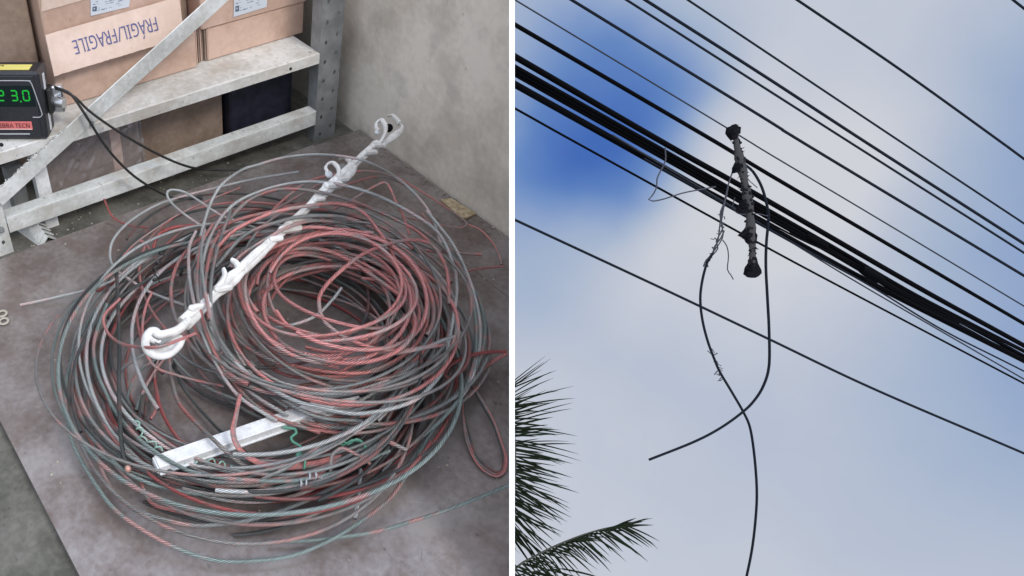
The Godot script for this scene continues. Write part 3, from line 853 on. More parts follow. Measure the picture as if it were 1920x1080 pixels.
func make_white_spacer() -> void:
	var root := thing("cable_spacer", "long white plastic cable spacer with curled hooks lying across the coils", "cable spacer")
	var a := on_level(726, 250, 0.125)
	var b := on_level(318, 632, 0.215)
	var d := (b - a).normalized()
	var toward := (EYE - a.lerp(b, 0.5)).normalized()
	var n := (toward - d * toward.dot(d)).normalized()      # faces the viewer's side
	var s := d.cross(n)                                       # to the right of the rod as seen
	if s.dot(look.x) < 0.0:
		s = -s
	var at := func(t: float, side: float, out: float) -> Vector3:
		return a.lerp(b, t) + s * side + n * out
	# body: half width along the rod
	var prof := [[0.06, 0.006], [0.08, 0.0095], [0.11, 0.0085], [0.155, 0.0095], [0.19, 0.0085], [0.225, 0.0105], [0.26, 0.011], [0.30, 0.0115], [0.345, 0.0115], [0.40, 0.0115], [0.45, 0.008], [0.50, 0.008], [0.55, 0.0095], [0.60, 0.008], [0.645, 0.0095], [0.69, 0.0115], [0.73, 0.0115], [0.77, 0.0095], [0.83, 0.008], [0.88, 0.009], [0.92, 0.0125], [0.955, 0.013]]
	var pts := PackedVector3Array()
	var rr := PackedFloat32Array()
	for k in prof.size() * 4 - 3:
		var j := mini(k / 4, prof.size() - 2)
		var f := (k - j * 4) / 4.0
		var e := f * f * (3.0 - 2.0 * f)
		pts.append(at.call(lerpf(prof[j][0], prof[j + 1][0], f), 0.0, 0.0))
		rr.append(lerpf(prof[j][1], prof[j + 1][1], e) * 0.92)
	var mb := MB.new()
	mb.tube(pts, rr, 16, PackedColorArray(), 1.0, 0.55, n)
	build(mb, "body", M.white_plastic, root)
	# raised rib along the middle of the face
	mb = MB.new()
	var rib := PackedVector3Array()
	for k in 60:
		var t := 0.08 + 0.86 * k / 59.0
		var w := 0.0
		for j in prof.size() - 1:
			if t >= prof[j][0] and t <= prof[j + 1][0]:
				w = lerpf(prof[j][1], prof[j + 1][1], (t - prof[j][0]) / (prof[j + 1][0] - prof[j][0]))
		rib.append(at.call(t, 0.0, w * 0.55 - 0.0008))
	mb.tube(rib, PackedFloat32Array([0.0022]), 8)
	build(mb, "rib", M.white_plastic, root)
	# slanting sheds that wrap the narrow stretches
	var ax := (-d * 0.90 + s * 0.42).normalized()
	var acr := n.cross(ax)
	for q in [[0.085, 0.022, 0.0078, 0.004], [0.135, 0.023, 0.0082, 0.003], [0.305, 0.022, 0.009, 0.002], [0.345, 0.026, 0.0105, 0.0], [0.42, 0.016, 0.007, 0.001], [0.455, 0.017, 0.007, 0.002], [0.515, 0.026, 0.0085, 0.004], [0.565, 0.028, 0.0095, 0.004], [0.62, 0.016, 0.0075, 0.0], [0.83, 0.018, 0.008, 0.0], [0.905, 0.022, 0.0075, -0.004]]:
		mb = MB.new()
		mb.box(Transform3D(Basis(ax, n, ax.cross(n)), at.call(q[0], q[3] + 0.002, 0.0055)), Vector3(q[1] * 1.9, q[2] * 1.5, q[2] * 1.35), 0.0040)
		build(mb, "shed", M.white_plastic, root)
	# hooks: at the far end, behind the middle and at two places below
	var piece := func(called: String, m: Material, a3: Array, widths: Array, flat: float) -> void:
		var p := smooth(raised(a3), 0.003)
		var w := PackedFloat32Array()
		for k in p.size():
			var f := float(k) / (p.size() - 1) * (widths.size() - 1)
			var q := mini(int(f), widths.size() - 2)
			w.append(lerpf(widths[q], widths[q + 1], f - q))
		var pm := MB.new()
		pm.tube(p, w, 12, PackedColorArray(), 1.0, flat, n)
		build(pm, called, m, root)
	# far end: a broad leaf on the right, a curl on the left, a dark pad between
	piece.call("hook", M.white_plastic, [701.4, 279.3, 0.1, 719.9, 267.7, 0.1, 736.2, 257.3, 0.1, 751.2, 245.7, 0.1, 754.7, 235.2, 0.1, 746.6, 229.4, 0.1], [0.006, 0.0065, 0.0085, 0.0085, 0.005, 0.0022], 0.6)
	piece.call("hook", M.white_plastic, [702.5, 278.2, 0.105, 715.3, 263.1, 0.108, 722.2, 248.0, 0.11, 722.2, 235.2, 0.11, 715.3, 226.0, 0.11, 706.0, 229.4, 0.108, 704.8, 238.7, 0.106, 709.5, 244.5, 0.105], [0.005, 0.0036, 0.0034, 0.0034, 0.0032, 0.003, 0.0024], 1.9)
	piece.call("hook", M.white_plastic, [748.9, 231.8, 0.1, 743.1, 222.5, 0.1, 735.0, 216.7, 0.1, 725.7, 217.8, 0.1], [0.0034, 0.0028, 0.0026, 0.002], 1.9)
	# behind the middle
	piece.call("hook", M.white_plastic, [625.4, 350.5, 0.12, 642.8, 336.6, 0.12, 659.0, 322.6, 0.12, 668.3, 308.7, 0.118], [0.007, 0.0098, 0.0088, 0.004], 0.6)
	piece.call("hook", M.white_plastic, [625.4, 347.0, 0.124, 633.5, 331.9, 0.127, 634.6, 316.8, 0.127, 626.5, 306.4, 0.127, 616.1, 306.4, 0.127, 610.3, 314.5, 0.125, 614.9, 322.6, 0.122], [0.005, 0.0032, 0.0030, 0.0030, 0.0028, 0.0022], 1.7)
	piece.call("hook", M.white_plastic, [653.2, 313.4, 0.118, 655.5, 302.9, 0.118, 647.4, 296.0, 0.118, 637.0, 297.1, 0.118], [0.004, 0.0034, 0.0032, 0.0026], 1.7)
	# the open fork before the strands
	piece.call("hook", M.white_plastic, [399.1, 555.6, 0.158, 417.7, 538.2, 0.158, 438.6, 519.6, 0.157, 457.1, 503.4, 0.156], [0.007, 0.0115, 0.012, 0.007], 0.55)
	piece.call("hook", M.white_plastic, [452.5, 510.3, 0.157, 447.8, 502.2, 0.16, 442.0, 492.9, 0.163, 433.9, 487.1, 0.163], [0.006, 0.0048, 0.0042, 0.0028], 1.5)
	piece.call("hook", M.white_plastic, [402.6, 545.1, 0.16, 415.4, 530.0, 0.163, 421.2, 516.1, 0.164, 418.8, 504.5, 0.163], [0.006, 0.0048, 0.0042, 0.0028], 1.5)
	for q in [[731, 238, 0.101, 0.0095, 0.018, "clamp_dark"], [710, 246, 0.104, 0.0065, 0.009, "grey_label"], [643, 313, 0.117, 0.009, 0.019, "slot_grey"], [619, 325, 0.121, 0.009, 0.011, "grey_label"], [428, 510, 0.157, 0.0085, 0.017, "spacer_dark"]]:
		mb = MB.new()
		mb.ball(raised([q[0], q[1], q[2]])[0] - n * 0.004, Vector3(q[3], 0.004, q[4]), Basis(s, n, s.cross(n)), 8, 12)
		build(mb, "pad_and_slot", M[q[5]], root)
	# the last hook is a broad closed ring
	mb = MB.new()
	prong(mb, raised([352, 603, 0.185, 335, 618, 0.185, 318, 625, 0.185, 300, 628, 0.185, 290, 622, 0.185, 281, 623, 0.185, 274, 634, 0.183, 273, 648, 0.180, 280, 660, 0.178, 298, 667, 0.176, 318, 664, 0.176, 335, 650, 0.178, 343, 634, 0.181]), 0.0068, 1.2, n)
	build(mb, "hook", M.white_plastic, root)
	mb = MB.new()
	prong(mb, raised([279, 632, 0.184, 286, 638, 0.184, 297, 643, 0.184, 300, 640, 0.184]), 0.0036, 1.3, n)
	build(mb, "hook", M.white_plastic, root)
	mb = MB.new()
	var plate := raised([342, 628, 0.178, 330, 628, 0.176, 312, 632, 0.174, 296, 645, 0.170, 288, 656, 0.170, 300, 663, 0.170, 318, 658, 0.172, 334, 646, 0.174])
	for k in plate.size():
		mb.face([plate[k], plate[(k + 1) % plate.size()], plate[0].lerp(plate[4], 0.5) + n * 0.003], n)
		mb.face([plate[k] - n * 0.006, plate[(k + 1) % plate.size()] - n * 0.006, plate[0].lerp(plate[4], 0.5) - n * 0.008], -n)
		mb.face([plate[k], plate[(k + 1) % plate.size()], plate[(k + 1) % plate.size()] - n * 0.006, plate[k] - n * 0.006], plate[k] - plate[0].lerp(plate[4], 0.5))
	build(mb, "hook_web", M.white_plastic, root)
	mb = MB.new()
	var slot := raised([284, 634, 0.187, 300, 637, 0.186, 324, 629, 0.186, 318, 638, 0.186, 302, 646, 0.186, 292, 642, 0.187])  # grey piece laid on top as the shade of the open slot
	var sm: Vector3 = slot[1].lerp(slot[4], 0.5)
	for k in slot.size():
		mb.face([slot[k], slot[(k + 1) % slot.size()], sm], n)
		mb.face([slot[k] - n * 0.004, slot[(k + 1) % slot.size()] - n * 0.004, sm - n * 0.004], -n)
		mb.face([slot[k], slot[(k + 1) % slot.size()], slot[(k + 1) % slot.size()] - n * 0.004, slot[k] - n * 0.004], slot[k] - sm)
	build(mb, "pad_and_slot", M.slot_grey, root)

func make_channel_bar() -> void:
	var root := thing("channel_bar", "white painted metal channel bar half buried in the front of the big coil", "metal bar")
	var a := on_level(294, 866, 0.075)
	var b := on_level(668, 737, 0.052)
	var d := (b - a).normalized()
	var w := d.cross(Vector3.UP).normalized()
	if w.dot(look.z) < 0.0:
		w = -w            # towards the viewer
	var u := w.cross(d)
	if u.y < 0.0:
		u = -u
	var pr := PackedVector2Array([Vector2(-0.0118, 0.0), Vector2(-0.0106, 0.0012), Vector2(0.0106, 0.0012), Vector2(0.0118, 0.0), Vector2(0.0118, -0.0125), Vector2(0.0152, -0.0125), Vector2(0.0152, -0.0145), Vector2(0.0100, -0.0145), Vector2(0.0100, -0.0015), Vector2(-0.0100, -0.0015), Vector2(-0.0100, -0.0145), Vector2(-0.0118, -0.0145)])
	var mb := MB.new()
	var z := d
	var x := w
	# extrude() takes y as z cross x; flip the profile if that points down
	if z.cross(x).y < 0.0:
		for k in pr.size():
			pr[k].y = -pr[k].y
	mb.extrude(pr, a, b, w)
	build(mb, "channel", M.white_paint, root)
	mb = MB.new()
	mb.box(Transform3D(Basis(d, u, w), a - d * 0.0015 - u * 0.0072), Vector3(0.003, 0.0125, 0.0222), 0.001)
	build(mb, "end_plate", M.white_paint, root)

# ------------------------------------------------------------------ the room
func cut_side(y: float, off := 957.0) -> Vector3:      # where the board's plane meets the height y on the wall face
	var p := on_x(off, 442, WALL_X)
	var q := on_x(off, 0, WALL_X)
	return p.lerp(q, (y - p.y) / (q.y - p.y))

func make_room() -> void:
	# concrete floor, cut off along the white board
	var a := on_level(957, 442, FLOOR_Y)
	var b := on_level(957, 1080, FLOOR_Y)
	var near := a.lerp(b, (1.6 - a.z) / (b.z - a.z))
	var far := a.lerp(b, (a.x - 1.30) / (a.x - b.x))
	var mb := MB.new()
	var ring := [Vector3(-4, FLOOR_Y, -2.2), Vector3(far.x, FLOOR_Y, -2.2), far, near, Vector3(-4, FLOOR_Y, 1.6)]
	mb.face(ring, Vector3.UP)
	var under := ring.map(func(p): return p - Vector3(0, 0.15, 0))
	mb.face(under, Vector3.DOWN)
	for k in 5:
		mb.face([ring[k], ring[(k + 1) % 5], under[(k + 1) % 5], under[k]], (ring[k] + ring[(k + 1) % 5]) * 0.5 - Vector3(-1, 0, -0.5))
	tag(build(mb, "floor", M.concrete), "", "", "", "structure")
	# plastered wall on the right
	mb = MB.new()
	var far_x := WALL_X + 0.14
	var lo := on_x(957, 442, far_x)
	var hi := on_x(957, 0, far_x)
	var out := func(y: float) -> Vector3: return lo.lerp(hi, (y - lo.y) / (hi.y - lo.y))
	mb.hexa([Vector3(WALL_X, FLOOR_Y, -2.2), Vector3(WALL_X, 1.5, -2.2), cut_side(1.5), cut_side(FLOOR_Y),
		Vector3(far_x, FLOOR_Y, -2.2), Vector3(far_x, 1.5, -2.2), out.call(1.5), out.call(FLOOR_Y)])
	tag(build(mb, "wall", M.plaster), "stained pale plaster wall to the right of the rack", "wall")
	mb = MB.new()
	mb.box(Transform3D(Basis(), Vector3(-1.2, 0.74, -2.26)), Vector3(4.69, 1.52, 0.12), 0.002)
	tag(build(mb, "wall", M.navy_shade), "wall behind the rack painted dark in place of shade", "wall")
	# steel plates of the platform scale with a joint between them
	var far_z := -1.302
	var l0 := on_level(956, 442, 0.0)
	var l1 := on_level(956, 1080, 0.0)
	var on_cut := func(x: float) -> Vector3: return l0.lerp(l1, (l0.x - x) / (l0.x - l1.x))
	var joint := 1.006
	var front: Vector3 = l0.lerp(l1, (-0.10 - l0.z) / (l1.z - l0.z))
	plate([Vector3(0.09, 0, far_z), Vector3(joint, 0, far_z), on_cut.call(joint), front, Vector3(0.09, 0, -0.10)], "large rust-stained dark steel plate of the platform scale under the coils", 0.0)
	plate([Vector3(joint + 0.0025, -0.0015, far_z + 0.004), Vector3(WALL_X - 0.004, -0.0015, far_z + 0.004), on_cut.call(WALL_X - 0.004) + Vector3(0, -0.0015, 0), on_cut.call(joint + 0.0025) + Vector3(0, -0.0015, 0)], "narrow dark steel plate along the foot of the plaster wall", -0.0015)
	# white board added between room and open air, no real part of either
	var nb := deep(960, 1234, 1.05)
	var nt := deep(960, -40, 1.05)
	var ft := on_x(960, -40, WALL_X + 0.10)
	var fb := on_level(960, 436, FLOOR_Y)
	fb = nb.lerp(fb, 1.0)
	var side := (nt - nb).cross(ft - nb).normalized() * 0.0034
	mb = MB.new()
	mb.hexa([nb + side, nt + side, ft + side, fb + side, nb - side, nt - side, ft - side, fb - side])
	tag(build(mb, "added_divider", M.divider), "tall thin white board added edge-on between the room and the open sky", "divider")

func plate(ring: Array, label: String, top: float) -> void:
	var mb := MB.new()
	var mid := Vector3.ZERO
	for p in ring:
		mid += p / ring.size()
	mb.face(ring, Vector3.UP)
	var low := ring.map(func(p): return Vector3(p.x, FLOOR_Y + 0.0005, p.z))
	mb.face(low, Vector3.DOWN)
	for k in ring.size():
		var j := (k + 1) % ring.size()
		mb.face([ring[k], ring[j], low[j], low[k]], (ring[k] + ring[j]) * 0.5 - mid)
	tag(build(mb, "steel_plate", M.steel), label, "steel plate")

func upright(parent: Node3D, x0: float, z: float, w: float, depth: float, high: float, m: Material, flange_left: bool) -> void:
	# an angle section: the front flange has two rows of real holes
	var mb := MB.new()
	var th := 0.0022
	var cell := 0.0475
	var y := FLOOR_Y
	var row := 0
	while y < high:
		for colm in 2:
			var cx := x0 + w * (0.25 + 0.5 * colm)
			var cy := y + cell * (0.35 if colm == 0 else 0.65)
			var x1 := x0 + w * 0.5 * colm
			var x2 := x1 + w * 0.5
			var outer := [Vector2(x2, cy), Vector2(x2, y + cell), Vector2(cx, y + cell), Vector2(x1, y + cell), Vector2(x1, cy), Vector2(x1, y), Vector2(cx, y), Vector2(x2, y)]
			for k in 8:
				var k2 := (k + 1) % 8
				var i1 := Vector2(cx, cy) + Vector2(0.0038, 0.0058) * Vector2(cos(TAU * k / 8.0), sin(TAU * k / 8.0))
				var i2 := Vector2(cx, cy) + Vector2(0.0038, 0.0058) * Vector2(cos(TAU * k2 / 8.0), sin(TAU * k2 / 8.0))
				var o1: Vector2 = outer[k]
				var o2: Vector2 = outer[k2]
				mb.face([Vector3(o1.x, o1.y, z), Vector3(o2.x, o2.y, z), Vector3(i2.x, i2.y, z), Vector3(i1.x, i1.y, z)], Vector3.BACK)
				mb.face([Vector3(o1.x, o1.y, z - th), Vector3(o2.x, o2.y, z - th), Vector3(i2.x, i2.y, z - th), Vector3(i1.x, i1.y, z - th)], Vector3.FORWARD)
				mb.face([Vector3(i1.x, i1.y, z), Vector3(i2.x, i2.y, z), Vector3(i2.x, i2.y, z - th), Vector3(i1.x, i1.y, z - th)], Vector3(cx - i1.x, cy - i1.y, 0))
		y += cell
		row += 1
	var fx := x0 - 0.0012 if flange_left else x0 + w + 0.0012
	mb.box(Transform3D(Basis(), Vector3(fx, (FLOOR_Y + y) / 2.0, z - depth / 2.0 + 0.001)), Vector3(0.0024, y - FLOOR_Y, depth), 0.0006)
	build(mb, "upright", m, parent)

func bar(a: Vector3, b: Vector3, w: float, th: float, face_dir: Vector3) -> MB:
	var mb := MB.new()
	var x := (b - a).normalized()
	var z := (face_dir - x * face_dir.dot(x)).normalized()
	var y := z.cross(x)
	mb.box(Transform3D(Basis(x, y, z), (a + b) / 2.0), Vector3(a.distance_to(b), w, th), 0.0008)
	return mb

func make_rack() -> void:
	var root := thing("shelving_rack", "grey-green painted steel shelving rack carrying the cardboard boxes", "rack")
	upright(root, 1.035, SHELF_Z, 0.060, 0.035, 0.75, M.grey_upright, true)  # right uprights darker: shade of that end put into the colour
	upright(root, 0.205, SHELF_Z, 0.062, 0.035, 0.75, M.paint, true)
	upright(root, 1.035, -1.82, 0.060, 0.035, 0.75, M.grey_upright, true)
	upright(root, 0.205, -1.82, 0.062, 0.035, 0.75, M.paint, true)
	# upper shelf: panel with a folded front lip that has bolt holes
	var mb := MB.new()
	mb.box(Transform3D(Basis(), Vector3(0.651, SHELF_Y - 0.0012, (SHELF_Z - 1.80) / 2.0)), Vector3(0.765, 0.0024, 0.463), 0.0006)
	build(mb, "shelf_panel", M.shelf, root)
	var lip := PackedVector2Array([Vector2(0, 0), Vector2(0.0022, -0.0012), Vector2(0.0022, -0.0245), Vector2(-0.012, -0.0265), Vector2(-0.012, -0.0245), Vector2(0, -0.0225)])
	mb = MB.new()
	for k in lip.size():
		lip[k] = Vector2(lip[k].x, lip[k].y)
	mb.extrude(PackedVector2Array(Array(lip).map(func(p): return Vector2(-p.x, p.y))), Vector3(0.2685, SHELF_Y + 0.0002, SHELF_Z), Vector3(1.0325, SHELF_Y + 0.0002, SHELF_Z), Vector3.FORWARD)
	build(mb, "shelf_lip", M.shelf, root)
	mb = bar(Vector3(0.2685, 0.0475, SHELF_Z + 0.001), Vector3(1.0325, 0.0475, SHELF_Z + 0.001), 0.036, 0.0022, Vector3.BACK)
	mb.box(Transform3D(Basis(), Vector3(0.651, 0.0662, SHELF_Z - 0.013)), Vector3(0.764, 0.0022, 0.030), 0.0006)
	build(mb, "lower_beam", M.paint, root)
	# diagonal brace, a flat bar bolted on in front
	var bz := SHELF_Z + 0.0065
	var p0 := on_z(-6, 376, bz)
	var p1 := on_z(450, -38, bz)
	build(bar(p0, p1, 0.034, 0.003, Vector3.BACK), "brace", M.galvanised, root)
	# dust and fibres caught on the upper edge of the brace
	mb = MB.new()
	var along := (p1 - p0).normalized()
	var up := Vector3.BACK.cross(along)
	for k in 130:
		var f := rng.randf_range(0.02, 0.30)
		var c := p0.lerp(p1, f) + up * (0.0168 + rng.randf_range(-0.002, 0.001))
		var q := c + up * rng.randf_range(0.001, 0.005) + along * rng.randf_range(-0.004, 0.004) + Vector3(0, 0, rng.randf_range(-0.002, 0.003))
		mb.tube(PackedVector3Array([c, c.lerp(q, 0.6) + along * 0.001, q]), PackedFloat32Array([0.0014, 0.0011, 0.0005]), 5)
	tag(build(mb, "dust", M.galvanised, root), "", "", "", "stuff")
	for q in [[4, 433], [172, 232]]:
		mb = MB.new()
		var c := on_z(q[0], q[1], SHELF_Z + 0.009)
		mb.tube(PackedVector3Array([c - Vector3(0, 0, 0.008), c]), PackedFloat32Array([0.006]), 6)
		mb.tube(PackedVector3Array([c, c + Vector3(0, 0, 0.004)]), PackedFloat32Array([0.0032]), 8)
		build(mb, "bolt_point", M.grey_upright, root)
	for q in [[545, 129], [3, 272]]:  # dark discs in place of the shaded holes in the lip
		mb = MB.new()
		var c := on_z(q[0], q[1], SHELF_Z + 0.0025)
		mb.tube(PackedVector3Array([c - Vector3(0, 0, 0.003), c + Vector3(0, 0, 0.0007)]), PackedFloat32Array([0.0036]), 10)
		build(mb, "bolt_point", M.black_rubber, root)

func carton(x0: float, x1: float, y0: float, y1: float, z: float, depth: float, called: String, label: String, m: Material, seam := true) -> Node3D:
	var root := thing(called, label, "box")
	var mb := MB.new()
	mb.box(Transform3D(Basis(), Vector3((x0 + x1) / 2.0, (y0 + y1) / 2.0, z - depth / 2.0)), Vector3(x1 - x0, y1 - y0, depth), 0.003)
	build(mb, "carton", m, root)
	if seam:
		mb = MB.new()
		mb.box(Transform3D(Basis(), Vector3((x0 + x1) / 2.0, y1 + 0.0012, z - depth / 2.0)), Vector3(0.05, 0.0008, depth + 0.001), 0.0003)
		build(mb, "tape", M.pale_cardboard, root)
	return root

func sheet(parent: Node3D, called: String, m: Material, c: Array, th: float) -> void:
	# four corners (top left, top right, bottom right, bottom left) thickened backwards, with texture coordinates
	var nrm: Vector3 = ((c[1] - c[0]) as Vector3).cross(c[3] - c[0]).normalized()
	if nrm.z < 0.0:
		nrm = -nrm
	var mb := MB.new()
	mb.face(c, nrm, [Vector2(0, 0), Vector2(1, 0), Vector2(1, 1), Vector2(0, 1)])
	var back := c.map(func(p): return p - nrm * th)
	mb.face(back, -nrm)
	var mid: Vector3 = (c[0] + c[2]) / 2.0
	for k in 4:
		mb.face([c[k], c[(k + 1) % 4], back[(k + 1) % 4], back[k]], (c[k] + c[(k + 1) % 4]) / 2.0 - mid)
	build(mb, called, m, parent)

func lettering(parent: Node3D, called: String, words: String, m: Material, at: Vector3, right: Vector3, up: Vector3, width: float, height: float) -> void:
	var f := SystemFont.new()
	f.font_names = PackedStringArray(["Droid Sans"])
	var t := TextMesh.new()
	t.text = words
	t.font = f
	t.font_size = 64
	t.pixel_size = 0.001
	t.depth = 0.02
	t.horizontal_alignment = HORIZONTAL_ALIGNMENT_CENTER
	t.vertical_alignment = VERTICAL_ALIGNMENT_CENTER
	var box := t.get_aabb()
	var o := MeshInstance3D.new()
	o.mesh = t
	o.material_override = m
	o.name = called
	var r := right.normalized()
	var u := (up - r * up.dot(r)).normalized()
	var sx := width / maxf(box.size.x, 0.001)
	var sy := height / maxf(box.size.y, 0.001)
	var n := r.cross(u)
	var bs := Basis(r * sx, u * sy, n * 0.03)
	o.transform = Transform3D(bs, at - bs * (box.position + box.size / 2.0) + n * 0.0004)
	parent.add_child(o, true)

func make_boxes() -> void:
	var z1 := -1.424
	var low := carton(0.447, 0.768, SHELF_Y + 0.0005, 0.296, z1, 0.30, "cardboard_box", "low cardboard box on the shelf directly under the hanging fragile flap", M.cardboard, false)
	for k in 3:
		var mb := MB.new()
		mb.box(Transform3D(Basis(), Vector3(0.7745 + 0.0075 * k, 0.253, z1 - 0.016 - 0.004 * k)), Vector3(0.003, 0.077, 0.01), 0.0006)
		build(mb, "edge_strip", M.brown_cardboard if k == 1 else M.cardboard, low)
	var top := carton(0.446, 0.742, 0.2968, 0.60, z1 - 0.006, 0.29, "cardboard_box", "cardboard box with a white shipping label and an open flap printed fragile", M.cardboard, false)
	var fz := z1 + 0.014
	var c := [on_z(84, 66, fz - 0.008), on_z(336, -6, fz - 0.008), on_z(346, 70, fz + 0.016), on_z(101, 143, fz + 0.016)]
	var fm := MB.new()
	var fn: Vector3 = ((c[1] - c[0]) as Vector3).cross(c[3] - c[0]).normalized()
	if fn.z < 0.0:
		fn = -fn
	var gx := 48
	var gy := 8
	var gp := []
	for y in gy + 1:
		for x in gx + 1:
			var u := float(x) / gx
			var w := float(y) / gy
			var tear := 0.012 * wob.get_noise_1d(x * 21.0) if y == gy else 0.0
			var pp: Vector3 = (c[0] as Vector3).lerp(c[1], u).lerp((c[3] as Vector3).lerp(c[2], u), w + tear)
			gp.append(pp - fn * 0.0012 * absf(wob.get_noise_2d(x * 9.0, y * 25.0)) + fn * 0.003 * smoothstep(0.94, 0.99, 1.0 - u))
	for y in gy:
		for x in gx:
			var q := y * (gx + 1) + x
			for bk in [0.0, 0.004]:
				fm.face([gp[q] - fn * bk, gp[q + 1] - fn * bk, gp[q + gx + 2] - fn * bk, gp[q + gx + 1] - fn * bk], fn if bk == 0.0 else -fn)
			if y == gy - 1:
				fm.face([gp[q + gx + 1], gp[q + gx + 2], gp[q + gx + 2] - fn * 0.004, gp[q + gx + 1] - fn * 0.004], Vector3.DOWN)
			if y == 0:
				fm.face([gp[q], gp[q + 1], gp[q + 1] - fn * 0.004, gp[q] - fn * 0.004], Vector3.UP)
		for q in [y * (gx + 1), y * (gx + 1) + gx]:
			fm.face([gp[q], gp[q + gx + 1], gp[q + gx + 1] - fn * 0.004, gp[q] - fn * 0.004], Vector3.LEFT if q == y * (gx + 1) else Vector3.RIGHT)
	build(fm, "flap", M.pale_cardboard, top)
	var right: Vector3 = (c[1] - c[0] + c[2] - c[3]).normalized()
	var down: Vector3 = (c[3] - c[0] + c[2] - c[1]).normalized()
	var n := right.cross(-down).normalized()
	var lz := fz + 0.004
	var l := on_z(139, 93, lz)
	var r := on_z(295, 48, lz)
	var mid := l.lerp(r, 0.5)
	var plane_d: float = (c[0] - mid).dot(n)
	mid += n * plane_d
	lettering(top, "lettering", "FRÁGIL/FRAGILE", M.ink_blue, mid + n * 0.0002, -right, down, l.distance_to(r) * 1.0, 0.034)
	sheet(top, "paper_label", M.shipping_label, [on_z(170, -30, z1 - 0.004), on_z(250, -52, z1 - 0.004), on_z(242, 13, z1 - 0.004), on_z(170, 30, z1 - 0.004)], 0.0008)
	sheet(top, "tape", M.pale_cardboard, [on_z(76, -28, z1 - 0.0045), on_z(336, -98, z1 - 0.0045), on_z(336, -50, z1 - 0.0045), on_z(78, 22, z1 - 0.0045)], 0.0006)
	var z2 := -1.436
	var rl := carton(0.802, 1.060, SHELF_Y + 0.0005, 0.290, z2, 0.30, "cardboard_box", "lower cardboard box at the right end of the shelf beside the perforated upright", M.cardboard, false)
	for k in 2:
		var mb := MB.new()
		mb.box(Transform3D(Basis(), Vector3(0.798 - 0.0045 * k, 0.252, z2 - 0.006 * k - 0.02)), Vector3(0.003, 0.075, 0.036), 0.0006)
		build(mb, "edge_strip", M.brown_cardboard, rl)
	var ru := carton(0.787, 1.064, 0.2908, 0.60, z2 + 0.004, 0.29, "cardboard_box", "upper cardboard box at the right of the shelf with a label at its lower edge", M.cardboard, false)
	sheet(ru, "paper_label", M.shipping_label, [on_z(440, -40, z2 + 0.006), on_z(506, -58, z2 + 0.006), on_z(500, 13, z2 + 0.006), on_z(438, 32, z2 + 0.006)], 0.0008)
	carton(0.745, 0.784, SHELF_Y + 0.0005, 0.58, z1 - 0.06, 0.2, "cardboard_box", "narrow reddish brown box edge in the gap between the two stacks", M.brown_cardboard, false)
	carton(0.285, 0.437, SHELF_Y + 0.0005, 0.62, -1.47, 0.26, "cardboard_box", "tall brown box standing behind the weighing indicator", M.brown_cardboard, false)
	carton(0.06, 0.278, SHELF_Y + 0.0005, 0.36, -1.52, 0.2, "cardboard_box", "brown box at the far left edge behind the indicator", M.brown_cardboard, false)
	# wrapped boxes on the floor under the shelf
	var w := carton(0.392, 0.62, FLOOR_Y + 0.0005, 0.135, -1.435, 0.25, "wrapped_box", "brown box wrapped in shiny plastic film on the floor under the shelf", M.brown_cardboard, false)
	var mb := MB.new()
	var rows := 14
	var cols := 26
	var g := []
	for y in rows + 1:
		for x in cols + 1:
			var fx := 0.39 + 0.234 * x / cols
			var fy := FLOOR_Y + 0.003 + 0.158 * y / rows
			g.append(Vector3(fx, fy, -1.4335 + 0.0015 + 0.010 * maxf(0.0, wob.get_noise_2d(fx * 900.0 + fy * 500.0, fy * 1400.0 - fx * 300.0) + 0.25)))
	for y in rows:
		for x in cols:
			var k := y * (cols + 1) + x
			mb.face([g[k], g[k + 1], g[k + cols + 2]], Vector3.BACK)
			mb.face([g[k], g[k + cols + 2], g[k + cols + 1]], Vector3.BACK)
	build(mb, "plastic_film", M.plastic_film, w)
	sheet(w, "tape", M.cardboard, [Vector3(0.548, 0.133, -1.4335), Vector3(0.572, 0.133, -1.4335), Vector3(0.572, -0.018, -1.4335), Vector3(0.548, -0.018, -1.4335)], 0.0006)
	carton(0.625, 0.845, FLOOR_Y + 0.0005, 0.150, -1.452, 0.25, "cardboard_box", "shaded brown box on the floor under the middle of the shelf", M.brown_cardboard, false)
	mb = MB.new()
	mb.box(Transform3D(Basis(), Vector3(0.942, 0.084, -1.56)), Vector3(0.178, 0.206, 0.26), 0.004)  # near-black block added where there is only shade
	tag(build(mb, "shade_filler", M.navy_shade), "dark blue bin added in place of shade under the right end of the shelf", "filler")
	# profiles under the left end
	for k in 5:
		mb = MB.new()
		var dx := 0.0045 * k
		var a := Vector3(0.338 - dx * 0.3, FLOOR_Y + 0.001 + 0.0058 * k, -1.318 - 0.010 * k)
		var s := 0.020
		mb.extrude(PackedVector2Array([Vector2(-s, 0), Vector2(0, s), Vector2(s, 0), Vector2(s - 0.003, 0), Vector2(0, s - 0.003), Vector2(-s + 0.003, 0)]), a, a + Vector3(-0.10, 0, -0.38), Vector3.RIGHT if Vector3(-0.10, 0, -0.38).cross(Vector3.RIGHT).y > 0.0 else Vector3.LEFT)
		tag(build(mb, "angle_profile", M.galvanised), ["lowest of the nested white angle profiles under the rack's left end", "second white angle profile from the floor in the nested stack", "middle white angle profile of the nested stack under the rack", "fourth white angle profile up in the nested stack", "topmost of the nested white angle profiles under the rack's left end"][k], "metal profile", "nested angle profiles")
	mb = MB.new()
	var lp := Vector3(0.366, FLOOR_Y + 0.001, -1.366)
	mb.extrude(PackedVector2Array([Vector2(-0.014, 0), Vector2(0.014, 0), Vector2(0.014, 0.003), Vector2(-0.011, 0.003), Vector2(-0.011, 0.025), Vector2(-0.014, 0.025)]), lp, lp + Vector3(0.004, 0.20, -0.02), Vector3.RIGHT)
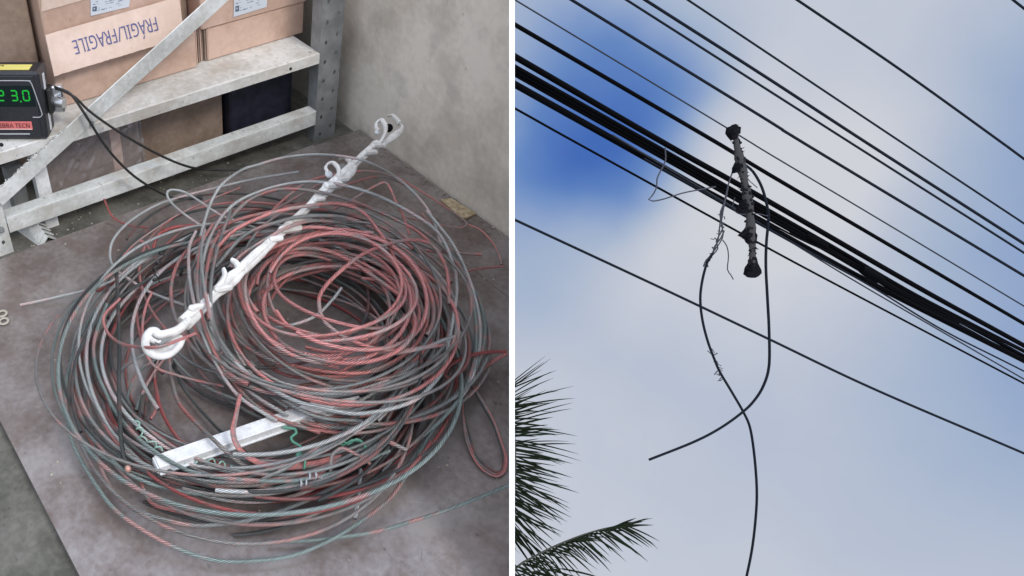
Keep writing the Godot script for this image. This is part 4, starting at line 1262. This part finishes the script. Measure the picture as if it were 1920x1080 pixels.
	tag(build(mb, "angle_profile", M.white_paint), "white angle profile standing upright just behind the lower beam", "metal profile")
	mb = MB.new()
	mb.box(Transform3D(Basis(Vector3.UP, 0.2), Vector3(0.325, 0.05, -1.43)), Vector3(0.035, 0.138, 0.02), 0.001)
	tag(build(mb, "metal_block", M.grey_upright), "grey metal piece standing in the shade behind the left upright", "metal piece")

func make_indicator() -> void:
	var root := thing("weighing_indicator", "black weighing indicator with green digits standing on the shelf", "scale display")
	var yaw := Basis(Vector3.UP, deg_to_rad(-32.8))
	var tilt := yaw * Basis(Vector3.RIGHT, deg_to_rad(-9.0))
	var base := on_level(91, 262, SHELF_Y + 0.003)
	var w := 0.235
	var h := 0.132
	var dep := 0.062
	# the lower right front corner of the case is base; local frame: x right, y up, z to the viewer
	var org := base
	var at := func(x: float, y: float, z: float) -> Vector3: return org + tilt * Vector3(x, y, z)
	var box := func(x: float, y: float, z: float, sx: float, sy: float, sz: float, called: String, m: Material, bev: float) -> void:
		var bm := MB.new()
		bm.box(Transform3D(tilt, at.call(x, y, z)), Vector3(sx, sy, sz), bev)
		build(bm, called, m, root)
	box.call(-w / 2.0, h / 2.0, -dep / 2.0, w, h, dep, "case", M.black_plastic, 0.005)
	var bez := MB.new()
	bez.box(Transform3D(tilt, at.call(-w / 2.0, h * 0.5, 0.0008)), Vector3(w - 0.02, h - 0.014, 0.003), 0.0014)
	build(bez, "bezel", M.black_plastic, root)
	var sc := 0.00104       # metres per photo pixel on the face
	var fx := func(px: float) -> float: return (px - 81.5) * sc
	var fy := func(py: float) -> float: return (262.0 - py) * sc * 1.04
	box.call(fx.call(0.0) - 0.012, fy.call(181.0), 0.0025, 0.168, 0.041, 0.0012, "display", M.display_glass, 0.0004)
	# outline of the window
	var o := MB.new()
	var op := []
	for q in [[-60, 154], [52, 154], [60, 156], [64, 162], [73, 208], [73, 215], [68, 219], [56, 219]]:
		op.append(at.call(fx.call(q[0] + 4.0), fy.call(q[1]), 0.0028))
	o.tube(smooth(op, 0.003), PackedFloat32Array([0.0011]), 6)
	build(o, "outline", M.outline_grey, root)
	# seven-segment digits 2 3.0
	var segs := {"0": "abcdef", "2": "abged", "3": "abgcd"}
	for q in [["2", 8.5], ["3", 32.0], ["0", 53.5]]:
		var dm := MB.new()
		var cx: float = fx.call(q[1] + 1.0)
		var cy: float = fy.call(180.0)
		var hw := 0.0054
		var hh := 0.0094
		for s in segs[q[0]]:
			var c: Vector2 = {"a": Vector2(0, hh), "b": Vector2(hw, hh / 2.0), "c": Vector2(hw, -hh / 2.0), "d": Vector2(0, -hh), "e": Vector2(-hw, -hh / 2.0), "f": Vector2(-hw, hh / 2.0), "g": Vector2(0, 0)}[s]
			var flat: bool = s in "adg"
			dm.box(Transform3D(tilt, at.call(cx + c.x, cy + c.y, 0.0034)), Vector3(hw * 1.7 if flat else 0.0025, 0.0025 if flat else hh * 0.86, 0.0008), 0.0006)
		build(dm, "led_digit", M.led_green, root)
	box.call(fx.call(43.5), fy.call(190.5), 0.0034, 0.0028, 0.0028, 0.0008, "led_point", M.led_green, 0.0006)
	box.call(fx.call(-12.0), fy.call(234.5), 0.0028, 0.142, 0.0165, 0.001, "sticker", M.red_sticker, 0.0003)
	box.call(fx.call(-12.0), fy.call(241.0), 0.0034, 0.140, 0.0016, 0.0006, "sticker_line", M.pale_sticker, 0.0002)
	lettering(root, "lettering", "IBRA TECN", M.ink_dark, at.call(fx.call(25.0), fy.call(234.0), 0.0035), tilt.x, tilt.y, 0.056, 0.0085)
	box.call(fx.call(-8.0), fy.call(250.0), 0.0027, 0.12, 0.003, 0.0008, "rating_strip", M.outline_grey, 0.0002)
	# yellow paper on top
	box.call(fx.call(-12.0), h + 0.0006, -dep * 0.42, 0.155, 0.0012, 0.028, "paper_label", M.yellow_paper, 0.0002)
	lettering(root, "lettering_top", "nº 1118", M.ink_black, at.call(fx.call(3.0), h + 0.0014, -dep * 0.5), tilt.x, -tilt.z, 0.022, 0.006)
	# side trims, bracket and knob
	box.call(0.0008, h * 0.80, -dep * 0.45, 0.0022, 0.030, 0.010, "side_trim", M.grey_label, 0.0006)
	box.call(0.0008, h * 0.20, -dep * 0.45, 0.0022, 0.034, 0.010, "side_trim", M.grey_label, 0.0006)
	box.call(0.006, h * 0.5, -dep * 0.6, 0.009, 0.05, 0.03, "hub", M.black_rubber, 0.003)
	box.call(0.019, h * 0.5, -dep * 0.75, 0.022, 0.052, 0.022, "bracket", M.chrome, 0.003)
	var kn := MB.new()
	kn.tube(PackedVector3Array([at.call(0.012, h * 0.5, -dep * 0.5), at.call(0.022, h * 0.5, -dep * 0.42), at.call(0.034, h * 0.49, -dep * 0.36)]), PackedFloat32Array([0.008, 0.0115, 0.010]), 10)
	build(kn, "knob", M.chrome, root)
	# its two leads
	var lead := func(label: String, p: Array) -> void:
		var mb := MB.new()
		mb.tube(smooth(p), PackedFloat32Array([0.0026]), 8)
		tag(build(mb, "signal_cable", M.black_rubber), label, "cable", "leads of the weighing indicator")
	var start: Vector3 = at.call(0.002, h * 0.66, -dep * 0.9)
	lead.call("black lead from the indicator dropping steeply in front of the beam to the plate", [start, on_z(110, 166, -1.345), on_z(132, 176, -1.325), on_z(152, 203, -1.312), on_z(168, 228, -1.305), on_z(195, 270, -1.300), on_z(225, 306, -1.295), on_z(262, 338, -1.290), on_level(312, 367, 0.006), on_level(345, 372, 0.005), on_level(380, 372, 0.004)])
	lead.call("black lead from the indicator sagging along the beam to the back of the plate", [start + Vector3(0.002, -0.006, 0.004), on_z(112, 168, -1.342), on_z(140, 182, -1.322), on_z(165, 206, -1.312), on_z(200, 232, -1.304), on_z(250, 264, -1.298), on_z(300, 291, -1.296), on_z(345, 310, -1.292), on_level(380, 317, 0.012), on_level(420, 319, 0.010), on_level(462, 318, 0.008)])

func make_small_things() -> void:
	var mb := MB.new()
	var c := levels([826, 374, 0.004, 846, 371, 0.004, 893, 400, 0.004, 868, 411, 0.004])
	var lowc := c.map(func(p): return p - Vector3(0, 0.005, 0))
	mb.hexa(c + lowc)
	tag(build(mb, "wood_scrap", M.wood), "tan scrap of wood lying at the foot of the plaster wall", "wood scrap")
	for q in [[4, 588, "upper of two small pale washers at the left edge of the plate"], [7, 602, "lower of two small pale washers at the left edge of the plate"]]:
		mb = MB.new()
		var o := on_level(q[0], q[1], 0.0035)
		var p := PackedVector3Array()
		for k in 25:
			p.append(o + Vector3(cos(TAU * k / 24.0), 0, sin(TAU * k / 24.0)) * 0.0078)
		mb.tube(p, PackedFloat32Array([0.0026]), 8, PackedColorArray(), 1.0, 0.5, Vector3.UP)
		tag(build(mb, "washer", M.washer), q[2], "washer")
	mb = MB.new()
	var tip := on_level(240, 879, 0.05)
	mb.ball(tip, Vector3(0.005, 0.006, 0.0055))
	tag(build(mb, "copper_tip", M.copper), "bright copper lump at the end of the dark vertical wire", "copper piece")
	for q in [[908, 523], [925, 524], [108, 866], [97, 890]]:
		mb = MB.new()
		mb.ball(on_level(q[0], q[1], 0.0005), Vector3(0.0035, 0.0016, 0.002), Basis(Vector3.UP, q[0] * 0.1), 4, 6)
		tag(build(mb, "metal_crumb", M.washer), {908: "left of two tiny pale crumbs near the joint of the plates", 925: "right of two tiny pale crumbs near the joint of the plates", 108: "upper tiny crumb on the bare plate at lower left", 97: "lower tiny crumb on the bare plate at lower left"}[q[0]], "crumb")

func make_grit() -> void:
	var r := RandomNumberGenerator.new()
	r.seed = 91
	var mb := MB.new()
	for k in 420:
		var p := Vector3.ZERO
		if k < 150:                     # swept against the foot of the wall
			p = Vector3(WALL_X - 0.006 - 0.03 * pow(r.randf(), 2.5), 0.0005, r.randf_range(-1.29, -0.83))
		elif k < 280:                   # on the floor strip below the rack
			p = Vector3(r.randf_range(0.22, 1.05), FLOOR_Y + 0.0005, r.randf_range(-1.44, -1.315))
		else:
			p = Vector3(r.randf_range(0.1, 0.9), 0.0005, r.randf_range(-1.29, -0.35))
		p = inside(p)
		var q := r.randf_range(0.0006, 0.0022) * (1.0 + r.randf())
		mb.ball(p, Vector3(q, q * 0.6, q * r.randf_range(0.5, 1.0)), Basis(Vector3.UP, r.randf() * 3.0), 3, 5)
	tag(build(mb, "grit", M.concrete_grit), "scattered grit and crumbs on the steel plate and along the wall", "grit", "", "stuff")

# ------------------------------------------------------------------ outside: overhead wires, hanging spacer, palm
func run_wire(called: String, label: String, m: Material, w: float, px: Array, d0: float, d1: float, w1 := 0.0) -> void:
	var pts := []
	var n := px.size() / 2
	var total := 0.0
	for k in n - 1:
		total += Vector2(px[k * 2], px[k * 2 + 1]).distance_to(Vector2(px[k * 2 + 2], px[k * 2 + 3]))
	var run := 0.0
	for k in n:
		if k:
			run += Vector2(px[k * 2], px[k * 2 + 1]).distance_to(Vector2(px[k * 2 - 2], px[k * 2 - 1]))
		pts.append(deep(px[k * 2], px[k * 2 + 1], lerpf(d0, d1, run / total)))
	pts.push_front(pts[0] + (pts[0] - pts[1]).normalized() * 1.3)
	var e: Vector3 = pts[pts.size() - 1]
	pts.append(e + (e - (pts[pts.size() - 2] as Vector3)).normalized() * 2.5)
	var p := smooth(pts, 0.12)
	var mb := MB.new()
	var rr := PackedFloat32Array()
	for k in p.size():
		rr.append((0.88 if w < 7.0 else 1.0) * lerpf(w * d0, (w1 if w1 > 0.0 else w) * d1, float(k) / p.size()) / F / 2.0)
	mb.tube(p, rr, 8)
	tag(build(mb, called, m), label, "wire", "overhead wires")

func make_overhead() -> void:
	run_wire("overhead_wire", "short piece of wire across the top right corner of the sky", M.wire_dark, 5.0, [1896, -3, 1920, 16], 6.2, 6.3)
	run_wire("overhead_wire", "lone dark wire crossing the upper right of the sky well above the others", M.wire_dark, 5.0, [1495, 0, 1690, 132, 1882, 270, 1920, 298], 5.4, 6.2)
	run_wire("overhead_wire", "thin wire starting at the top edge just right of the close pair", M.wire_dark, 4.2, [1290, 0, 1440, 100, 1695, 270, 1920, 419], 5.0, 6.2)
	run_wire("overhead_wire", "upper and thicker wire of the close pair from the top edge to the right edge", M.wire_dark, 6.2, [1210, 0, 1440, 147, 1630, 271, 1920, 457], 4.8, 6.0)
	run_wire("overhead_wire", "lower and thinner wire of the close pair from the top edge to the right edge", M.wire_dark, 4.8, [1175, 0, 1440, 169, 1600, 271, 1920, 474], 4.8, 6.0)
	run_wire("overhead_wire", "wire from the top edge passing right of the hanging spacer's top", M.wire_dark, 6.0, [1072, 0, 1440, 226, 1510, 270, 1920, 517], 4.6, 5.8)
	run_wire("overhead_wire", "thinnest wire, ending in the spacer's top clamp and going on to the right", M.wire_grey, 3.2, [966, 0, 1378, 249, 1440, 287, 1660, 418, 1920, 574], 4.45, 5.8)
	run_wire("overhead_wire", "single thick wire above the black bundle, held by the spacer's second clamp", M.wire_black, 8.5, [965, 46, 1350, 271, 1440, 326, 1800, 537, 1920, 607], 4.3, 5.6, 6.2)
	run_wire("overhead_cable", "upper thick cable of the black bundle", M.wire_black, 12.5, [965, 106, 1250, 271, 1440, 377, 1720, 538, 1920, 648], 4.2, 5.5, 8.0)
	for k in 3:
		var o := (k - 1) * 7.2
		var e := (k - 1) * 6.0
		run_wire("overhead_cable", ["uppermost of the three tight cables in the middle of the black bundle", "central one of the three tight cables in the middle of the black bundle", "lowest of the three tight cables in the middle of the black bundle"][k], M.wire_black, 8.4, [965, 132 + o, 1210, 270 + o, 1440, 401 + o, 1560, 471 + o * (0.6 if k else 1.25), 1700, 551 + e * 1.15, 1810, 608 + e * (1.5 if k == 2 else 1.0), 1920, 668 + e * 1.6], 4.2 + 0.02 * k, 5.5, 7.4)
	run_wire("overhead_wire", "thin black wire wandering between the bundle's cables towards the right", M.wire_black, 4.0, [1380, 384, 1500, 448, 1610, 498, 1740, 577, 1920, 658], 4.7, 5.4)
	run_wire("overhead_cable", "lower thick cable of the black bundle", M.wire_black, 13.5, [965, 158, 1165, 270, 1440, 425, 1650, 540, 1920, 676], 4.2, 5.5, 10.0)
	run_wire("overhead_wire", "thin wire under the bundle, held by the spacer's lower clamp", M.wire_black, 5.2, [965, 203, 1085, 270, 1405, 446, 1580, 540, 1920, 719], 4.3, 5.6, 4.2)
	run_wire("overhead_wire", "faint thin wire leaving the underside of the bundle towards the right", M.wire_grey, 3.0, [1440, 428, 1485, 455, 1625, 540, 1920, 711], 4.8, 5.6)
	run_wire("overhead_wire", "thin strand between the bundle and the faint wire at the right edge", M.wire_dark, 3.6, [1500, 462, 1640, 541, 1770, 620, 1920, 696], 4.8, 5.5)
	run_wire("overhead_wire", "lone wire slanting across the lower half of the sky", M.wire_dark, 5.6, [965, 412, 1240, 540, 1440, 635, 1640, 730, 1920, 850], 5.2, 6.4)
	# bindings that bulge the thick cable
	for q in [[1500, 437, "left"], [1528, 452, "middle"], [1635, 516, "right"]]:
		var mb := MB.new()
		var c := deep(q[0], q[1], 4.98)
		var d := (deep(1700, 550, 5.12) - deep(1440, 401, 4.86)).normalized()
		mb.tube(PackedVector3Array([c - d * 0.09, c - d * 0.05, c + d * 0.05, c + d * 0.09]), PackedFloat32Array([0.022, 0.029, 0.028, 0.022]), 10)
		tag(build(mb, "cable_binding", M.wire_black), "%s one of the black bindings round the thickest cable" % q[2], "binding", "bindings on the thick cable")
	make_hanging_spacer()
	var hang := func(label: String, m: Material, w: float, px: Array, d: float) -> void:
		var pts := []
		for k in range(0, px.size(), 2):
			pts.append(deep(px[k], px[k + 1], d + 0.0001 * px[k + 1]))
		var mb := MB.new()
		mb.tube(smooth(pts, 0.03), PackedFloat32Array([w * d / F / 2.0]), 8)
		tag(build(mb, "hanging_wire", m), label, "wire", "broken wires hanging from the spacer")
	hang.call("broken wire hanging right of the spacer and curving left to a cut end", M.wire_dark, 5.0, [1396, 308, 1412, 322, 1428, 350, 1438, 385, 1441, 410, 1437, 455, 1436, 500, 1439, 560, 1442, 620, 1442, 685, 1432, 722, 1415, 750, 1392, 773, 1350, 803, 1300, 829, 1217, 862], 4.40)
	var fray := thing("hanging_wire", "broken frayed wire hanging left of the spacer down to the bottom edge", "wire", "broken wires hanging from the spacer")
	var strand := func(called: String, m: Material, w: float, px: Array) -> void:
		var pts := []
		for k in range(0, px.size(), 2):
			pts.append(deep(px[k], px[k + 1], 4.45 + 0.0001 * px[k + 1]))
		var mb := MB.new()
		mb.tube(smooth(pts, 0.03), PackedFloat32Array([w * 4.45 / F / 2.0]), 7)
		build(mb, called, m, fray)
	strand.call("wire", M.wire_dark, 4.6, [1336, 475, 1326, 492, 1317, 525, 1313, 560, 1317, 600, 1327, 640, 1340, 675, 1350, 698, 1372, 735, 1395, 775, 1407, 805, 1415, 860, 1419, 920, 1417, 970, 1410, 1030, 1398, 1090])
	strand.call("strand", M.twig, 2.6, [1377, 312, 1366, 345, 1358, 380, 1352, 405, 1349, 430, 1346, 450, 1334, 478, 1322, 498])
	strand.call("strand", M.twig, 2.2, [1360, 375, 1353, 415, 1356, 440, 1350, 455, 1338, 472, 1330, 490])
	strand.call("strand", M.twig, 2.4, [1366, 345, 1361, 372, 1350, 402, 1355, 428, 1343, 452, 1346, 466, 1330, 485])
	strand.call("strand", M.twig, 2.6, [1358, 432, 1352, 446, 1340, 462, 1337, 474, 1324, 488, 1319, 500])
	strand.call("strand", M.twig, 2.0, [1355, 450, 1363, 462, 1366, 480, 1364, 505, 1370, 515, 1375, 524])
	var r2 := RandomNumberGenerator.new()
	r2.seed = 5
	for k in 26:
		var low := k % 2 == 0
		var f := r2.randf()
		var x := lerpf(1327.0, 1356.0, f) if low else lerpf(1357.0, 1322.0, f)
		var y := lerpf(638.0, 712.0, f) if low else lerpf(400.0, 500.0, f)
		var sgn := -1.0 if r2.randf() < 0.5 else 1.0
		strand.call("barb", M.twig, r2.randf_range(1.2, 2.2), [x, y, x + sgn * r2.randf_range(2, 4), y + r2.randf_range(-2, 5), x + sgn * r2.randf_range(3, 11), y + r2.randf_range(-4, 9)])
	hang.call("bent twig of thin wire hanging left of the spacer under the bundle", M.twig, 2.6, [1247, 277, 1248, 300, 1240, 318, 1232, 335, 1231, 352, 1222, 368, 1216, 374, 1224, 377, 1245, 373, 1280, 362, 1310, 356, 1342, 350], 4.35)
	hang.call("faint curl of thin wire between the spacer's middle clamps", M.twig, 1.6, [1378, 370, 1374, 385, 1380, 398, 1392, 402, 1415, 400, 1440, 405], 4.34)
	hang.call("hair-thin strand bowing out right of the spacer's second clamp", M.twig, 1.6, [1395, 312, 1402, 335, 1412, 345, 1420, 352], 4.34)

func make_hanging_spacer() -> void:
	var root := thing("cable_spacer", "weathered dark cable spacer hanging from the overhead wires with five clamps", "cable spacer")
	var spine := [[1377, 238, 6.0], [1380, 262, 5.0], [1384, 285, 6.0], [1390, 310, 10.0], [1394, 330, 9.0], [1398, 350, 6.5], [1402, 375, 9.0], [1405, 395, 9.0], [1407, 415, 6.5], [1408, 435, 9.0], [1410, 455, 8.0], [1411, 470, 5.5], [1411, 485, 6.5], [1412, 500, 8.0]]
	var p := []
	for q in spine:
		p.append(deep(q[0], q[1], 4.3))
	var pts := smooth(p, 0.02)
	var rr := PackedFloat32Array()
	for k in pts.size():
		var f := float(k) / (pts.size() - 1) * (spine.size() - 1)
		var j := mini(int(f), spine.size() - 2)
		rr.append(lerpf(spine[j][2], spine[j + 1][2], f - j) * 4.3 / F * (1.0 + 0.22 * wob.get_noise_1d(k * 37.0)))
	var mb := MB.new()
	mb.tube(pts, rr, 10, PackedColorArray(), 1.0, 0.6, look.z)
	build(mb, "body", M.spacer_grey, root)
	# crust and torn bits stuck to the bar
	mb = MB.new()
	var r3 := RandomNumberGenerator.new()
	r3.seed = 31
	for k in 110:
		var f := r3.randf()
		var c: Vector3 = pts[int(f * (pts.size() - 1))]
		var rad: float = rr[int(f * (pts.size() - 1))]
		var an := r3.randf() * TAU
		var q := c + (look.x * cos(an) + look.z * sin(an) * 0.6) * rad * r3.randf_range(0.75, 1.15)
		mb.ball(q, Vector3(r3.randf_range(0.003, 0.010), r3.randf_range(0.004, 0.014), 0.006), look * Basis(Vector3.BACK, r3.randf() * 3.0), 4, 6)
		if k % 4 == 0:
			mb.tube(PackedVector3Array([q, q + (look.x * cos(an) * 0.020 + look.y * r3.randf_range(-0.02, 0.012))]), PackedFloat32Array([0.0022, 0.0008]), 5)
	tag(build(mb, "crust", M.spacer_dark, root), "", "", "", "stuff")
	# clamps: dark jaws of their own outline, with a bolt
	var jaws := [
		[1378, 247, [-14, -2, -12, 9, -4, 12, -2, 14, 2, 13, 3, 10, 9, 8, 8, -4, 3, -6, 2, -14, -4, -15, -10, -8]],
		[1389, 312, [-13, -13, -12, -2, -4, 15, 2, 14, 7, 2, 9, -9, 3, -14, -4, -10]],
		[1400, 386, [-17, -7, -12, 1, -6, 12, 4, 13, 8, -2, 8, -12, -2, -14, -8, -12]],
		[1407, 441, [-20, 0, -11, 8, -3, 17, 5, 14, 7, 6, 11, 0, 9, -13, 2, -16, -4, -14, -8, -6]],
		[1412, 502, [-14, -12, -11, 0, -5, 10, -3, 20, 4, 20, 7, 8, 13, -4, 14, -10, 8, -16, 2, -19, -6, -18]]]
	for q in jaws:
		mb = MB.new()
		var sc := 4.3 / F
		var c := deep(q[0], q[1], 4.3)
		var pl := PackedVector2Array()
		for k in range(0, q[2].size(), 2):
			pl.append(Vector2(q[2][k], q[2][k + 1]) * sc)
		mb.extrude(pl, c - look.z * 0.022, c + look.z * 0.012, look.x)
		mb.tube(PackedVector3Array([c - look.z * 0.03 - look.x * 5.0 * sc, c + look.z * 0.026 - look.x * 5.0 * sc]), PackedFloat32Array([4.5 * sc]), 8)
		mb.ball(c - look.x * 9.0 * sc - look.y * 3.0 * sc, Vector3(6, 5, 9) * sc, look, 6, 8)
		build(mb, "clamp", M.clamp_dark, root)

func leaflet(parent: Node3D, a: Vector3, d: Vector3, nrm: Vector3, length: float, width: float, droop: float) -> void:
	var mb := MB.new()
	var s := d.cross(nrm).normalized()
	var up := s.cross(d).normalized()
	var prev := []
	var n := 5
	for k in n + 1:
		var f := float(k) / n
		var w := width * (0.5 + 1.6 * f) * (1.0 - f) * 1.25 + 0.0008
		var c := a + d * length * f + Vector3(0, -droop * length * f * f, 0)
		var row := [c - s * w, c + up * w * 0.35, c + s * w]
		if k:
			for j in 2:
				mb.face([prev[j], row[j], row[j + 1], prev[j + 1]], up)
		prev = row
	build(mb, "leaflet", M.palm_leaf, parent)

func frond(tree: Node3D, px: Array, d: float, spread: Callable, count: int, sd: int) -> void:
	var r := RandomNumberGenerator.new()
	r.seed = sd
	var p := []
	for k in range(0, px.size(), 2):
		p.append(deep(px[k], px[k + 1], d))
	var pts := smooth(p, 0.04)
	var rr := PackedFloat32Array()
	for k in pts.size():
		rr.append(lerpf(0.022, 0.004, float(k) / pts.size()))
	var mb := MB.new()
	mb.tube(pts, rr, 6)
	var f := build(mb, "frond", M.palm_stem, tree)
	for k in count:
		var t := (k + 0.5) / count
		var j := mini(int(t * (pts.size() - 1)), pts.size() - 2)
		var o: Array = spread.call(t, k, r)     # angle in the view plane (degrees, 0 right, 90 down), length in pixels, forward lean
		var an: float = deg_to_rad(o[0])
		var dir := (look * Vector3(cos(an), -sin(an), o[2])).normalized()
		leaflet(f, pts[j], dir, look * Vector3(r.randf_range(-0.4, 0.6), r.randf_range(0.0, 0.6), 1.0), o[1] * d / F * r.randf_range(0.8, 1.25), r.randf_range(0.006, 0.013), o[3] + r.randf_range(0.0, 0.14))

func make_palm() -> void:
	var tree := thing("palm_tree", "dark palm crown at the lower left of the sky beside the added white board", "palm tree")
	var crown := deep(885, 800, 8.6)
	var mb := MB.new()
	var trunk := PackedVector3Array()
	var rad := PackedFloat32Array()
	for k in 12:
		trunk.append(crown + Vector3(-0.06 * k + 0.02 * sin(k), -0.55 * k, 0.03 * k))
		rad.append(0.10 + 0.008 * k)
	mb.tube(trunk, rad, 10)
	build(mb, "trunk", M.palm_bark, tree)
	var side := func(t: float, k: int, r: RandomNumberGenerator) -> Array:
		return [lerpf(-62.0, 40.0, pow(t, 0.8)) + r.randf_range(-9, 9), r.randf_range(75, 125) - 15.0 * absf(t - 0.6), r.randf_range(-0.25, 0.25), r.randf_range(0.0, 0.05)]
	frond(tree, [885, 800, 925, 742, 950, 745, 962, 800, 966, 870, 964, 940, 956, 1010], 8.6, side, 50, 3)
	var side2 := func(t: float, k: int, r: RandomNumberGenerator) -> Array:
		return [lerpf(-28.0, 50.0, t) + r.randf_range(-10, 10), r.randf_range(55, 130), r.randf_range(-0.2, 0.2), r.randf_range(0.0, 0.05)]
	frond(tree, [885, 800, 930, 770, 952, 800, 958, 860, 958, 930, 950, 1000], 8.75, side2, 52, 8)
	var lowf := func(t: float, k: int, r: RandomNumberGenerator) -> Array:
		var below := k % 2 == 0
		var an := lerpf(58.0, 24.0, pow(t, 1.5)) if below else lerpf(42.0, -18.0, t * t)
		return [an + r.randf_range(-8, 8), (r.randf_range(66, 98) if below else r.randf_range(40, 75)) * lerpf(1.0, 0.9, t), r.randf_range(-0.35, 0.2), r.randf_range(0.05, 0.2) if below else 0.03]
	frond(tree, [885, 800, 905, 960, 935, 1075, 985, 1052, 1040, 1024, 1095, 1002, 1140, 990, 1178, 984], 8.5, lowf, 210, 4)
	var lowest := func(t: float, k: int, r: RandomNumberGenerator) -> Array:
		return [lerpf(70.0, 15.0, t) + r.randf_range(-14, 14), r.randf_range(50, 95), r.randf_range(-0.3, 0.2), r.randf_range(0.03, 0.1)]
	frond(tree, [885, 800, 890, 980, 915, 1095, 960, 1082, 1010, 1070, 1060, 1066], 8.7, lowest, 46, 12)
	frond(tree, [885, 800, 920, 790, 944, 815, 950, 870, 950, 930, 944, 990], 8.65, side2, 46, 21)
	frond(tree, [885, 800, 870, 740, 830, 720, 780, 740, 740, 800], 8.9, side2, 26, 15)

# ------------------------------------------------------------------
func _ready() -> void:
	rng.seed = 20
	wob.seed = 4
	wob.frequency = 0.06
	wob.fractal_octaves = 3
	slow.seed = 9
	slow.frequency = 0.05
	slow.fractal_octaves = 1
	look = Basis(Vector3.UP, deg_to_rad(-32.8)) * Basis(Vector3.RIGHT, deg_to_rad(-42.8))
	var cam := Camera3D.new()
	cam.name = "camera"
	cam.projection = Camera3D.PROJECTION_FRUSTUM
	cam.near = 0.05
	cam.far = 300.0
	cam.size = 0.05 * 1080.0 / F
	cam.frustum_offset = Vector2((960.0 - CX) / F * 0.05, 0.0)
	cam.transform = Transform3D(look, EYE)
	add_child(cam)
	cam.current = true
	var env := Environment.new()
	make_sky(env)
	env.background_energy_multiplier = 1.0
	env.tonemap_mode = Environment.TONE_MAPPER_LINEAR
	env.tonemap_exposure = 1.16
	env.sdfgi_enabled = true
	env.ssao_enabled = true
	env.ssil_enabled = true
	var we := WorldEnvironment.new()
	we.name = "world"
	we.environment = env
	add_child(we)
	var sun := DirectionalLight3D.new()
	sun.name = "sun"
	sun.light_energy = 0.5
	sun.light_color = Color(1.0, 0.97, 0.93)
	sun.light_angular_distance = 15.0
	sun.shadow_enabled = true
	sun.look_at_from_position(Vector3(0.14, 0.70, 0.66), Vector3.ZERO)
	add_child(sun)
	make_materials()
	make_lower_sky()
	make_room()
	make_rack()
	make_boxes()
	make_indicator()
	make_coils()
	make_white_spacer()
	make_channel_bar()
	make_loose_wires()
	make_small_things()
	make_grit()
	make_overhead()
	make_palm()
